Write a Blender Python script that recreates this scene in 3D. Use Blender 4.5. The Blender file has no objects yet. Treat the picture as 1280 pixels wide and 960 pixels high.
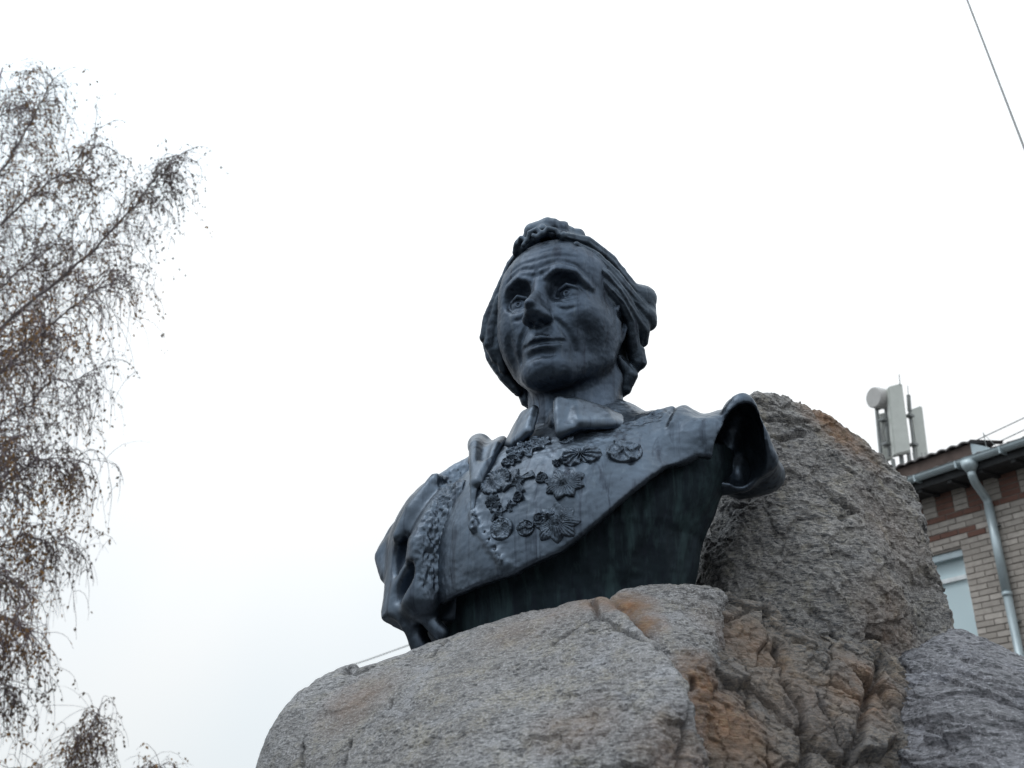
import bpy, bmesh, math, random, time
import numpy as np
from mathutils import Vector, Matrix
from mathutils.bvhtree import BVHTree
T0 = time.time()
random.seed(4); np.random.seed(4)
scene = bpy.context.scene
COL = scene.collection

# ------------------------------------------------------------------ camera
PITCH = math.radians(24.9)
CAMP = np.array([0.0, 0.0, 1.6])
FPX = 1250.0
cd = bpy.data.cameras.new("camera"); cam = bpy.data.objects.new("camera", cd); COL.objects.link(cam)
cam.location = CAMP
cam.rotation_euler = (math.pi / 2 + PITCH, 0, 0)
cd.sensor_width = 36.0; cd.lens = FPX / 1280 * 36
cd.clip_start = 0.05; cd.clip_end = 3000
cd.dof.use_dof = True; cd.dof.focus_distance = 3.8; cd.dof.aperture_fstop = 3.4
scene.camera = cam

# ------------------------------------------------------------------ sky and sun (overcast)
SUN_EL, SUN_AZ = math.radians(52), math.radians(-60)      # from the upper left, a little ahead
world = bpy.data.worlds.new("World"); scene.world = world; world.use_nodes = True
nt = world.node_tree; nt.nodes.clear()
def wn(t, **kw):
    n = nt.nodes.new(t)
    for k, v in kw.items(): setattr(n, k, v)
    return n
sky = wn('ShaderNodeTexSky', sky_type='NISHITA', sun_disc=False, sun_elevation=SUN_EL, sun_rotation=SUN_AZ, air_density=1.0, dust_density=3.0)
skys = wn('ShaderNodeVectorMath', operation='SCALE'); skys.inputs['Scale'].default_value = 0.1
tc = wn('ShaderNodeTexCoord')
nz = wn('ShaderNodeTexNoise'); nz.inputs['Scale'].default_value = 1.3; nz.inputs['Detail'].default_value = 3
cr = wn('ShaderNodeValToRGB')
cr.color_ramp.elements[0].position = 0.35; cr.color_ramp.elements[0].color = (0.80, 0.905, 0.975, 1)
cr.color_ramp.elements[1].position = 0.62; cr.color_ramp.elements[1].color = (0.965, 0.99, 1.0, 1)
sep = wn('ShaderNodeSeparateXYZ'); zq = wn('ShaderNodeMath', operation='POWER'); zq.inputs[1].default_value = 1.7; zm = wn('ShaderNodeMapRange')
zm.inputs['From Min'].default_value = 0.0; zm.inputs['From Max'].default_value = 1.0
zm.inputs['To Min'].default_value = 1.17; zm.inputs['To Max'].default_value = 2.9
ov = wn('ShaderNodeVectorMath', operation='SCALE')
mx = wn('ShaderNodeMix', data_type='RGBA'); mx.inputs['Factor'].default_value = 0.93
bg = wn('ShaderNodeBackground'); bg.inputs['Strength'].default_value = 1.0
wo = wn('ShaderNodeOutputWorld')
L = nt.links.new
L(tc.outputs['Generated'], nz.inputs['Vector']); L(nz.outputs['Fac'], cr.inputs['Fac'])
L(tc.outputs['Generated'], sep.inputs[0]); L(sep.outputs['Z'], zq.inputs[0]); L(zq.outputs[0], zm.inputs['Value']); zq.use_clamp = True
L(cr.outputs['Color'], ov.inputs[0]); L(zm.outputs['Result'], ov.inputs['Scale'])
L(sky.outputs['Color'], skys.inputs[0])
L(skys.outputs[0], mx.inputs['A']); L(ov.outputs[0], mx.inputs['B'])
L(mx.outputs['Result'], bg.inputs['Color']); L(bg.outputs[0], wo.inputs['Surface'])
sd = bpy.data.lights.new("sun", 'SUN'); sd.energy = 0.7; sd.angle = math.radians(25); sd.color = (1.0, 0.97, 0.93)
so = bpy.data.objects.new("sun", sd); COL.objects.link(so)
sdir = Vector((math.sin(SUN_AZ) * math.cos(SUN_EL), math.cos(SUN_AZ) * math.cos(SUN_EL) * 0.3 - 0.2, math.sin(SUN_EL)))
so.rotation_euler = sdir.to_track_quat('Z', 'Y').to_euler(); so.location = (-4, -2, 12)
scene.view_settings.view_transform = 'Standard'; scene.view_settings.look = 'None'
scene.view_settings.exposure = -0.3; scene.view_settings.gamma = 1.0
scene.cycles.max_bounces = 6; scene.cycles.use_denoising = True

# ------------------------------------------------------------------ placing helpers
cP, sP = math.cos(PITCH), math.sin(PITCH)
def ray(px, py):
    a = (px - 640) / FPX; b = -(py - 480) / FPX
    return np.array([a, cP - b * sP, sP + b * cP])
def at(px, py, Y):
    d = ray(px, py); return CAMP + d * Y / d[1]
BO = np.array([.2189, 3.6, 3.5448]); BS = .031; PSI = math.radians(26)      # the bust's own frame
BU = np.array([math.cos(PSI), -math.sin(PSI), 0]); BV = np.array([-math.sin(PSI), -math.cos(PSI), 0]); BW = np.array([0, 0, 1.])
BM = np.stack([BU, BV, BW])
def glob(P): return BO + BS * (np.asarray(P, float) @ BM)

# ------------------------------------------------------------------ object helpers
def tag(o, label=None, cat=None, group=None, kind=None):
    if label: o['label'] = label
    if cat: o['category'] = cat
    if group: o['group'] = group
    if kind: o['kind'] = kind
    return o
def empty(name, loc, label, cat, group=None):
    o = bpy.data.objects.new(name, None); COL.objects.link(o); o.location = loc; o.empty_display_size = .1
    return tag(o, label, cat, group)
def obj(name, verts, faces, mat, parent=None, origin=None, smooth=False, kind=None, attrs=None):
    """one mesh object; verts in world space, moved so that its origin is `origin` (or the parent's)"""
    me = bpy.data.meshes.new(name)
    V = np.asarray(verts, np.float32).reshape(-1, 3)
    if parent is not None: off = np.array(PW[parent.name])
    elif origin is not None: off = np.array(origin)
    else: off = np.zeros(3)
    V = V - off
    if isinstance(faces, np.ndarray):
        me.vertices.add(len(V)); me.vertices.foreach_set('co', V.astype(np.float32).ravel())
        k = faces.shape[1]
        me.loops.add(faces.size); me.loops.foreach_set('vertex_index', faces.astype(np.int32).ravel())
        me.polygons.add(len(faces)); me.polygons.foreach_set('loop_start', np.arange(0, faces.size, k, dtype=np.int32))
        me.update(calc_edges=True); me.validate()
    else:
        me.from_pydata([tuple(map(float, v)) for v in V], [], faces); me.update()
    if attrs:
        for k, a in attrs.items():
            at_ = me.attributes.new(k, 'FLOAT', 'POINT'); at_.data.foreach_set('value', np.asarray(a, np.float32))
    if smooth: me.polygons.foreach_set('use_smooth', [True] * len(me.polygons))
    me.materials.append(mat)
    o = bpy.data.objects.new(name, me); COL.objects.link(o)
    if parent is not None: o.parent = parent
    else: o.location = off
    PW[o.name] = off
    if kind: o['kind'] = kind
    return o
PW = {}
def E(name, loc, label, cat, group=None):
    o = empty(name, loc, label, cat, group); PW[o.name] = np.array(loc, float); return o

class MB:
    """collects plain shapes into one mesh"""
    def __init__(s): s.v = []; s.f = []
    def box(s, c, h, ax=None):
        ax = np.eye(3) if ax is None else np.asarray(ax); c = np.asarray(c, float); n = len(s.v)
        for i in (-1, 1):
            for j in (-1, 1):
                for k in (-1, 1): s.v.append(c + i * h[0] * ax[0] + j * h[1] * ax[1] + k * h[2] * ax[2])
        s.f += [tuple(n + q for q in t) for t in ((0,1,3,2),(4,6,7,5),(0,4,5,1),(2,3,7,6),(0,2,6,4),(1,5,7,3))]
        return s
    def prism(s, poly, d):
        """closed polygon (list of 3D points) pushed along d"""
        n = len(s.v); m = len(poly)
        s.v += [np.asarray(p, float) for p in poly] + [np.asarray(p, float) + d for p in poly]
        s.f.append(tuple(range(n, n + m))); s.f.append(tuple(range(n + 2 * m - 1, n + m - 1, -1)))
        for i in range(m): j = (i + 1) % m; s.f.append((n + j, n + i, n + m + i, n + m + j))
        return s
    def tube(s, pts, rad, k=8, cap=True, sq=None):
        pts = [np.asarray(p, float) for p in pts]
        if not hasattr(rad, '__len__'): rad = [rad] * len(pts)
        n0 = len(s.v); up = np.array([.13, .21, .97]); prev = None
        for i, p in enumerate(pts):
            d = pts[min(i + 1, len(pts) - 1)] - pts[max(i - 1, 0)]; d = d / (np.linalg.norm(d) + 1e-9)
            a = np.cross(d, up if prev is None else np.cross(prev, d)); a /= (np.linalg.norm(a) + 1e-9)
            if prev is not None: a = prev - d * (prev @ d); a /= (np.linalg.norm(a) + 1e-9)
            prev = a; b = np.cross(d, a)
            for q in range(k):
                t = 2 * math.pi * q / k; s.v.append(p + rad[i] * (a * math.cos(t) + b * math.sin(t)))
        for i in range(len(pts) - 1):
            for q in range(k):
                r = (q + 1) % k; A = n0 + i * k
                s.f.append((A + q, A + r, A + k + r, A + k + q))
        if cap and k > 2:
            s.f.append(tuple(n0 + q for q in range(k - 1, -1, -1))); e = n0 + (len(pts) - 1) * k
            s.f.append(tuple(e + q for q in range(k)))
        return s
    def build(s, name, mat, parent=None, **kw): return obj(name, np.array(s.v), s.f, mat, parent, **kw)

# ------------------------------------------------------------------ numpy noise
_rg = np.random.RandomState(7).normal(size=(512, 3)); _rg /= np.linalg.norm(_rg, axis=1)[:, None]; _rg = _rg.astype(np.float32)
def _h(ix, iy, iz, seed=0):
    n = (ix.astype(np.int64) * 73856093) ^ (iy.astype(np.int64) * 19349663) ^ (iz.astype(np.int64) * 83492791) ^ (seed * 2654435761)
    n = (n ^ (n >> 13)) * 1274126177; n = n & 0x7fffffff
    return (n ^ (n >> 16))
def perlin(P, seed=0):
    P = np.asarray(P, np.float32); I = np.floor(P).astype(np.int32); F = P - I; u = F * F * F * (F * (F * 6 - 15) + 10)
    out = 0
    for dx in (0, 1):
        wx = u[:, 0] if dx else 1 - u[:, 0]
        for dy in (0, 1):
            wy = u[:, 1] if dy else 1 - u[:, 1]
            for dz in (0, 1):
                wz = u[:, 2] if dz else 1 - u[:, 2]
                g = _rg[_h(I[:, 0] + dx, I[:, 1] + dy, I[:, 2] + dz, seed) % 512]
                out = out + wx * wy * wz * ((F[:, 0] - dx) * g[:, 0] + (F[:, 1] - dy) * g[:, 1] + (F[:, 2] - dz) * g[:, 2])
    return out * 1.6
def fbm(P, octv=4, seed=0, gain=.5, ridged=False):
    o = 0; a = 1.0
    for i in range(octv):
        n = perlin(P * 2 ** i + 17.3 * i, seed + i)
        o = o + a * ((1 - 2 * np.abs(n)) if ridged else n); a *= gain
    return o
def facets(P, seed=0):
    """Voronoi cells, each a tilted plane: flat chipped facets with steps between"""
    P = np.asarray(P, np.float32); I = np.floor(P).astype(np.int32); best = np.full(len(P), 1e9, np.float32); sec = best.copy(); val = np.zeros(len(P), np.float32)
    for dx in (-1, 0, 1):
        for dy in (-1, 0, 1):
            for dz in (-1, 0, 1):
                C = I + (dx, dy, dz); hh = _h(C[:, 0], C[:, 1], C[:, 2], seed)
                R = _rg[hh % 512]; fp = C + .5 + .45 * R; D = P - fp; d2 = (D * D).sum(1)
                g = _rg[(hh // 7) % 512]; v = (D * g).sum(1) + .5 * R[:, 1]
                m = d2 < best; sec = np.where(m, best, np.minimum(sec, d2)); val = np.where(m, v, val); best = np.where(m, d2, best)
    return val, np.sqrt(sec) - np.sqrt(best)

# ------------------------------------------------------------------ distance fields -> meshes
def smin(a, b, k):
    if k <= 0: return np.minimum(a, b)
    h = np.maximum(k - np.abs(a - b), 0) / k; return np.minimum(a, b) - h * h * k * .25
class Field:
    def __init__(s, lo, hi, h):
        s.lo = np.array(lo, np.float32); s.h = h; s.n = [int((hi[i] - lo[i]) / h) + 1 for i in range(3)]
        s.ax = [s.lo[i] + h * np.arange(s.n[i], dtype=np.float32) for i in range(3)]
        s.d = np.full(s.n, 50.0, np.float32)
    def sub(s, lo, hi):
        sl = []
        for i in range(3):
            a = max(0, int((lo[i] - s.lo[i]) / s.h)); b = min(s.n[i], int((hi[i] - s.lo[i]) / s.h) + 2); 
            if b <= a: return None
            sl.append(slice(a, b))
        sl = tuple(sl); X = s.ax[0][sl[0]][:, None, None]; Y = s.ax[1][sl[1]][None, :, None]; Z = s.ax[2][sl[2]][None, None, :]
        return sl, X, Y, Z
    def comb(s, sl, b, k, op):
        a = s.d[sl]
        if op == '+': s.d[sl] = smin(a, b, k)
        elif op == '-': s.d[sl] = -smin(-a, b, k)
        else: s.d[sl] = -smin(-a, -b, k)
    def ell(s, C, R, k=0.5, op='+', rot=None):
        C = np.array(C, np.float32); R = np.array(R, np.float32); m = (R.max() if rot is not None else R) + k + 1.2
        q = s.sub(C - m, C + m)
        if q is None: return
        sl, X, Y, Z = q; X = X - C[0]; Y = Y - C[1]; Z = Z - C[2]
        if rot is not None:
            M = np.array(Matrix.Rotation(rot[2], 3, 'Z') @ Matrix.Rotation(rot[1], 3, 'Y') @ Matrix.Rotation(rot[0], 3, 'X'))
            X, Y, Z = (M[0, 0] * X + M[1, 0] * Y + M[2, 0] * Z, M[0, 1] * X + M[1, 1] * Y + M[2, 1] * Z, M[0, 2] * X + M[1, 2] * Y + M[2, 2] * Z)
        k0 = np.sqrt((X / R[0]) ** 2 + (Y / R[1]) ** 2 + (Z / R[2]) ** 2); k1 = np.sqrt((X / R[0] ** 2) ** 2 + (Y / R[1] ** 2) ** 2 + (Z / R[2] ** 2) ** 2) + 1e-6
        s.comb(sl, k0 * (k0 - 1) / k1, k, op)
    def _chain(s, pts, vals, marg):
        P = np.array(pts, np.float32); q = s.sub(P.min(0) - marg, P.max(0) + marg)
        if q is None: return None
        sl, X, Y, Z = q; best = None; bv = None
        for i in range(len(P) - 1):
            A = P[i]; D = P[i + 1] - A; L2 = float(D @ D) + 1e-9
            t = np.clip(((X - A[0]) * D[0] + (Y - A[1]) * D[1] + (Z - A[2]) * D[2]) / L2, 0, 1)
            dd = np.sqrt((X - A[0] - t * D[0]) ** 2 + (Y - A[1] - t * D[1]) ** 2 + (Z - A[2] - t * D[2]) ** 2); v = vals[i] + t * (vals[i + 1] - vals[i])
            if best is None: best, bv = dd, v
            else:
                m = (dd - (v if s._cap else 0)) < (best - (bv if s._cap else 0)); best = np.where(m, dd, best); bv = np.where(m, v, bv)
        return sl, best, bv
    def cap(s, pts, r, k=.5, op='+'):
        if not hasattr(r, '__len__'): r = [r] * len(pts)
        s._cap = True; q = s._chain(pts, r, max(r) + k + 1.2)
        if q: s.comb(q[0], q[1] - q[2], k, op)
    def stroke(s, pts, amp, sig, closed=False):
        """raise (amp>0) or carve (amp<0) the surface along a line"""
        if not hasattr(amp, '__len__'): amp = [amp] * len(pts)
        s._cap = False; q = s._chain(pts, amp, sig * 2.6)
        if q: s.d[q[0]] -= q[2] * np.exp(-(q[1] / sig) ** 2)
    def onto(s, pts):
        """move points along v onto the front of the surface"""
        out = []
        for p in pts:
            i = int(round((p[0] - s.lo[0]) / s.h)); k = int(round((p[2] - s.lo[2]) / s.h)); col = np.where(s.d[i, :, k] < 0)[0]
            out.append((p[0], float(s.ax[1][col[-1]]) + .5 * s.h if len(col) else p[1], p[2]))
        return out
    def mesh(s):
        d = s.d; ins = d < 0; n = [x - 1 for x in s.n]
        cnt = np.zeros(n, np.int8)
        for a in (0, 1):
            for b in (0, 1):
                for c in (0, 1): cnt += ins[a:a + n[0], b:b + n[1], c:c + n[2]]
        act = np.argwhere((cnt > 0) & (cnt < 8)); idx = np.full(n, -1, np.int32); idx[tuple(act.T)] = np.arange(len(act))
        co = [(a, b, c) for a in (0, 1) for b in (0, 1) for c in (0, 1)]
        val = np.stack([d[act[:, 0] + a, act[:, 1] + b, act[:, 2] + c] for a, b, c in co], 1)
        pos = np.zeros((len(act), 3), np.float32); w = np.zeros(len(act), np.float32)
        for i in range(8):
            for ax in range(3):
                if co[i][ax]: continue
                j = i + (4, 2, 1)[ax]; va, vb = val[:, i], val[:, j]; m = (va < 0) != (vb < 0)
                t = np.where(m, va / np.where(m, va - vb, 1), 0)
                for e in range(3): pos[:, e] += m * (co[i][e] + (t if e == ax else 0))
                w += m
        G_ = act + pos / w[:, None]
        V = np.stack([np.interp(G_[:, i], np.arange(s.n[i]), s.ax[i]) for i in range(3)], 1).astype(np.float32) if getattr(s, 'warp', 0) else s.lo + s.h * G_
        F = []
        for ax in range(3):
            a1, a2 = (ax + 1) % 3, (ax + 2) % 3
            sA = [slice(1, n[i]) for i in range(3)]; sA[ax] = slice(0, n[ax]); sB = list(sA); sB[ax] = slice(1, n[ax] + 1)
            A = ins[tuple(sA)]; B = ins[tuple(sB)]; e = np.argwhere(A != B); flip = A[tuple(e.T)]
            base = e.copy(); 
            for i in range(3):
                if i != ax: base[:, i] += 1
            def g(o1, o2):
                q = base.copy(); q[:, a1] -= o1; q[:, a2] -= o2; return idx[tuple(q.T)]
            Q = np.stack([g(1, 1), g(0, 1), g(0, 0), g(1, 0)], 1); Q[~flip] = Q[~flip][:, ::-1]; F.append(Q)
        return V, np.concatenate(F)
def vnormals(V, F):
    a = V[F[:, 2]] - V[F[:, 0]]; b = V[F[:, 3]] - V[F[:, 1]]; n = np.cross(a, b); N = np.zeros_like(V)
    for i in range(4):
        for c in range(3): N[:, c] += np.bincount(F[:, i], n[:, c], len(V))
    return N / (np.linalg.norm(N, axis=1)[:, None] + 1e-9)
def quadsplit(V, F):
    """one round of linear subdivision of a quad mesh"""
    nv = len(V); E_ = np.sort(np.stack([F, np.roll(F, -1, 1)], 2).reshape(-1, 2), 1)
    key = E_[:, 0].astype(np.int64) * nv + E_[:, 1]; uk, inv = np.unique(key, return_inverse=True)
    a = uk // nv; b = uk % nv; EM = (V[a] + V[b]) / 2; FC = V[F].mean(1); ei = inv.reshape(-1, 4) + nv; fi = np.arange(len(F)) + nv + len(uk)
    Q = np.concatenate([np.stack([F[:, i], ei[:, i], fi, ei[:, (i - 1) % 4]], 1) for i in range(4)])
    return np.concatenate([V, EM, FC]), Q
def polydist(P, line, m=None):
    if m is not None:
        A = np.array(line); k = ((P > A.min(0) - m) & (P < A.max(0) + m)).all(1); out = np.full(len(P), 9.0); out[k] = polydist(P[k], line); return out
    best = np.full(len(P), 1e9)
    for A, B in zip(line[:-1], line[1:]):
        A = np.asarray(A); D = np.asarray(B) - A; t = np.clip(((P - A) @ D) / (D @ D + 1e-12), 0, 1)
        best = np.minimum(best, np.linalg.norm(P - A - t[:, None] * D, axis=1))
    return best

# ------------------------------------------------------------------ materials
def newmat(name):
    m = bpy.data.materials.new(name); m.use_nodes = True; t = m.node_tree; t.nodes.clear()
    o = t.nodes.new('ShaderNodeOutputMaterial'); b = t.nodes.new('ShaderNodeBsdfPrincipled'); t.links.new(b.outputs[0], o.inputs[0])
    return m, t, b
class NB:
    def __init__(s, t): s.t = t
    def n(s, ty, ins=None, **kw):
        x = s.t.nodes.new(ty)
        for k, v in kw.items(): setattr(x, k, v)
        for k, v in (ins or {}).items():
            if hasattr(v, 'is_linked') or isinstance(v, bpy.types.NodeSocket): s.t.links.new(v, x.inputs[k])
            else: x.inputs[k].default_value = v
        return x
    def pos(s): return s.n('ShaderNodeNewGeometry').outputs['Position']
    def noise(s, vec, scale, detail=4, rough=.55, dist=0): return s.n('ShaderNodeTexNoise', {'Vector': vec, 'Scale': scale, 'Detail': detail, 'Roughness': rough, 'Distortion': dist}).outputs['Fac']
    def map(s, vec, sc=(1, 1, 1), rot=(0, 0, 0)): return s.n('ShaderNodeMapping', {'Vector': vec, 'Scale': sc, 'Rotation': rot}).outputs[0]
    def ramp(s, f, *st):
        x = s.n('ShaderNodeValToRGB', {'Fac': f}); e = x.color_ramp.elements
        while len(e) < len(st): e.new(.5)
        for i, (p, c) in enumerate(st): e[i].position = p; e[i].color = (c if hasattr(c, '__len__') else (c, c, c)) [:3] + (1,) if hasattr(c, '__len__') else (c, c, c, 1)
        return x.outputs['Color']
    def mix(s, f, a, b, mode='MIX'):
        x = s.n('ShaderNodeMix', data_type='RGBA', blend_type=mode)
        for k, v in ((0, f), (6, a), (7, b)):
            if isinstance(v, bpy.types.NodeSocket): s.t.links.new(v, x.inputs[k])
            else: x.inputs[k].default_value = v if k == 0 else (tuple(v) + (1,) if len(v) == 3 else v)
        return x.outputs[2]
    def math(s, op, a, b=0.5, c=None):
        x = s.n('ShaderNodeMath', operation=op)
        for k, v in ((0, a), (1, b), (2, c)):
            if v is None: continue
            if isinstance(v, bpy.types.NodeSocket): s.t.links.new(v, x.inputs[k])
            else: x.inputs[k].default_value = v
        return x.outputs[0]
    def attr(s, name): return s.n('ShaderNodeAttribute', attribute_name=name).outputs['Fac']
    def bump(s, h, strength, dist, nrm=None):
        i = {'Height': h, 'Strength': strength, 'Distance': dist}
        if nrm is not None: i['Normal'] = nrm
        return s.n('ShaderNodeBump', i).outputs[0]
def setp(t, b, **kw):
    for k, v in kw.items():
        k = k.replace('_', ' ')
        if isinstance(v, bpy.types.NodeSocket): t.links.new(v, b.inputs[k])
        else: b.inputs[k].default_value = tuple(v) + (1,) if (hasattr(v, '__len__') and len(v) == 3) else v

def bronze(name, base=(.074, .094, .122), green=0.0, rough=.30):
    m, t, b = newmat(name); q = NB(t); P = q.pos()
    n1 = q.noise(P, 3.5, 5, .6); n2 = q.noise(P, 22, 5, .65); st = q.noise(q.map(P, (26, 26, 1.1)), 1.0, 5, .6, .6)
    dk = tuple(c * .62 for c in base); lt = tuple(c * 1.55 for c in base)
    c = q.mix(q.ramp(n1, (.32, 0.0), (.68, 1.0)), dk, lt)
    c = q.mix(q.ramp(n2, (.35, 0.0), (.75, .55)), c, base)
    c = q.mix(q.ramp(st, (.52, 0.0), (.68, .75)), c, (.022, .026, .038))          # dark runs of rain
    stl = q.noise(q.map(P, (34, 34, 1.6)), 1.3, 4, .6, .4)
    c = q.mix(q.ramp(stl, (.58, 0.0), (.74, .30)), c, (.07, .115, .12) if green else (.15, .18, .21))  # pale runs
    if green: c = q.mix(q.ramp(q.noise(q.map(P, (14, 14, 1.0)), 1, 5, .65), (.48, 0.0), (.62, green)), c, (.062, .105, .112))
    r = q.n('ShaderNodeMapRange', {'Value': n2, 'To Min': rough - .06, 'To Max': rough + .26}).outputs[0]
    bp = q.bump(n2, .12, .005); bp = q.bump(q.noise(P, 110, 3), .16, .002, bp)
    setp(t, b, Base_Color=c, Roughness=r, Metallic=.95, Normal=bp); b.inputs['Specular IOR Level'].default_value = .55
    return m
M_BRONZE = bronze('bronze'); M_HAIR = bronze('bronze_hair', (.060, .078, .102), rough=.38)
M_FACE = bronze('bronze_face_shaded', (.056, .074, .102), rough=.40)  # same bronze, darker base: shade on the upright face put into the colour
M_CORE = bronze('bronze_weathered_shaded', (.022, .032, .040), green=.5, rough=.55)  # green runs are patina; near-black base paints in the shade under the coat

def rock(name, base, alt, rustc=(.21, .095, .036), flake=.6, grain=1.0, lichen=(.30, .27, .20)):
    m, t, b = newmat(name); q = NB(t); P = q.pos()
    big = q.noise(P, 2.2, 5, .6, .5); med = q.noise(P, 11, 5, .62); W = q.map(P, (1.0, 2.1, 3.8), (.35, .25, .5))
    fine = q.noise(W, 46 * grain, 5, .70); fine2 = q.noise(P, 170 * grain, 3, .6)
    vor = q.n('ShaderNodeTexVoronoi', {'Vector': W, 'Scale': 120 * grain}).outputs['Distance']
    c = q.mix(q.ramp(big, (.40, 0.0), (.60, 1.0)), base, alt)
    c = q.mix(q.ramp(q.noise(P, 5.5, 5, .65, .8), (.52, 0.0), (.66, .5)), c, tuple(x * .55 for x in alt))
    c = q.mix(q.ramp(q.noise(q.map(P, (1, 1, 1), (1, 2, 3)), 4.5, 5, .6, .5), (.56, 0.0), (.70, .45)), c, tuple(min(1, x * y) for x, y in zip(base, (1.25, 1.32, 1.45))))
    c = q.mix(q.ramp(med, (.50, 0.0), (.72, .55)), c, lichen)
    c = q.mix(q.ramp(fine2, (.50, 0.0), (.66, .65)), c, tuple(min(1, x * 2.0) for x in base))
    c = q.mix(q.math('MULTIPLY', q.ramp(fine, (.52, 0.0), (.57, 1.0)), flake), c, (.032, .034, .040))   # dark mica flakes
    c = q.mix(q.math('MULTIPLY', q.ramp(vor, (.10, 1.0), (.22, 0.0)), .35), c, (.06, .06, .068))
    ru = q.math('MULTIPLY', q.attr('stain'), q.ramp(q.noise(P, 9, 6, .7, .5), (.30, .45), (.58, 1.0)))
    rc = q.mix(q.ramp(q.noise(P, 26, 5, .65), (.35, 0.0), (.68, 1.0)), rustc, tuple(x * .38 for x in rustc)); rc = q.mix(q.ramp(fine, (.5, 0.0), (.66, .6)), rc, (.36, .27, .16))
    c = q.mix(ru, c, rc)
    c = q.mix(q.attr('darken'), c, q.mix(.6, (.028, .032, .042), c))  # darkens the rock colour where the attribute is set
    r = q.n('ShaderNodeMapRange', {'Value': med, 'To Min': .45, 'To Max': .75}).outputs[0]
    bp = q.bump(med, .6, .014); bp = q.bump(fine, 1.0, .009, bp); bp = q.bump(fine2, .6, .003, bp)
    setp(t, b, Base_Color=c, Roughness=r, Normal=bp); b.inputs['Specular IOR Level'].default_value = .5
    return m
M_ROCK_F = rock('granite_front', (.238, .238, .246), (.165, .158, .154), flake=.8)
M_ROCK_R = rock('granite_rear', (.20, .192, .185), (.150, .142, .138), flake=.85, grain=.7)
M_ROCK_B = rock('rock_brown', (.118, .100, .084), (.098, .095, .094), flake=.8, grain=.75, lichen=(.20, .145, .085))
M_ROCK_P = rock('slate_purple', (.150, .150, .166), (.095, .094, .106), flake=.85, grain=.6, lichen=(.21, .208, .22))

def plain(name, col, rough=.5, metal=0, var=.15, scale=8, spec=.5, bump=0):
    m, t, b = newmat(name); q = NB(t); P = q.pos(); n = q.noise(P, scale, 5, .6)
    c = q.mix(q.ramp(n, (.3, 0.0), (.7, 1.0)), tuple(x * (1 - var) for x in col), tuple(min(1, x * (1 + var)) for x in col))
    setp(t, b, Base_Color=c, Roughness=rough, Metallic=metal); b.inputs['Specular IOR Level'].default_value = spec
    if bump: setp(t, b, Normal=q.bump(q.noise(P, scale * 6, 4), bump, .01))
    return m
def brickmat(name, c1, c2):
    m, t, b = newmat(name); q = NB(t); P = q.pos()
    rnd = q.n('ShaderNodeObjectInfo').outputs['Random']; cell = q.attr('tone')
    c = q.mix(q.math('ADD', rnd, cell), c1, c2); c = q.mix(q.ramp(q.noise(P, 14, 5, .7), (.35, 0.0), (.7, .5)), c, tuple(x * .6 for x in c1))
    c = q.mix(q.ramp(q.noise(P, 1.4, 4, .6), (.45, 0.0), (.7, .35)), c, tuple(x * .5 for x in c2))
    setp(t, b, Base_Color=c, Roughness=.9, Normal=q.bump(q.noise(P, 60, 4), .5, .004)); return m
M_BRICK = brickmat('brick_pale', (.33, .295, .265), (.50, .45, .41))
M_RED = brickmat('brick_red', (.17, .085, .065), (.22, .115, .088))
M_MORTAR = plain('mortar', (.17, .15, .135), .95, bump=.4)
M_GUTTER = plain('galvanised_steel', (.40, .47, .50), .38, .30, .12, 5)
M_FRAME = plain('window_frame_white', (.74, .77, .78), .4)
M_SOFFIT = plain('soffit_boards', (.032, .034, .036), .8, var=.4)
M_ROOF = plain('roof_sheet', (.11, .10, .10), .6, .1, .3)
M_FASCIA = plain('fascia_board', (.10, .07, .06), .8, var=.3)
M_ANT = plain('antenna_plastic', (.50, .52, .49), .5, 0, .06)
M_ANTD = plain('antenna_metal', (.20, .21, .21), .5, .5, .2)
M_DISH = plain('dish_cover', (.46, .45, .44), .6, 0, .06)
M_CABLE = plain('cable_rubber', (.22, .22, .22), .6)
M_GROUND = plain('ground_asphalt', (.040, .040, .038), .9, 0, .35, 3, bump=.4)
M_BARK = plain('birch_bark', (.17, .15, .15), .85, 0, .45, 9, bump=.4)
M_TWIG = plain('birch_twig', (.13, .10, .11), .8, 0, .3, 9)
def glassmat():
    m, t, b = newmat('window_glass'); setp(t, b, Base_Color=(.62, .75, .79), Roughness=.04, Metallic=.0); b.inputs['Specular IOR Level'].default_value = 1.0; b.inputs['Coat Weight'].default_value = .6; return m  # pale base colour stands in for sky reflected in the pane
M_GLASS = glassmat()
def leafmat():
    m, t, b = newmat('birch_leaves'); q = NB(t)
    g = q.attr('tone')
    c = q.ramp(g, (0.0, (.10, .080, .065)), (.4, (.19, .125, .070)), (.75, (.30, .165, .06)), (1.0, (.40, .22, .08)))
    setp(t, b, Base_Color=c, Roughness=.7); tr = q.n('ShaderNodeBsdfTranslucent', {'Color': c}); mxs = q.n('ShaderNodeMixShader', {0: .4, 1: b.outputs[0], 2: tr.outputs[0]})
    t.links.new(mxs.outputs[0], [x for x in t.nodes if x.type == 'OUTPUT_MATERIAL'][0].inputs[0]); return m
M_LEAF = leafmat()

# ------------------------------------------------------------------ ground
gv = []; gf = []; n = 24
for i in range(n + 1):
    for j in range(n + 1):
        x = (i / n * 2 - 1); y = (j / n * 2 - 1); x = math.copysign(abs(x) ** 3, x) * 900; y = math.copysign(abs(y) ** 3, y) * 900; gv.append((x, y, 0))
for i in range(n):
    for j in range(n): a = i * (n + 1) + j; gf.append((a, a + n + 1, a + n + 2, a + 1))
obj('ground', gv, gf, M_GROUND, kind='structure')
print('setup', time.time() - T0)

def near(px, py, Y): return at(px, py, Y * 1.127)
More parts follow.
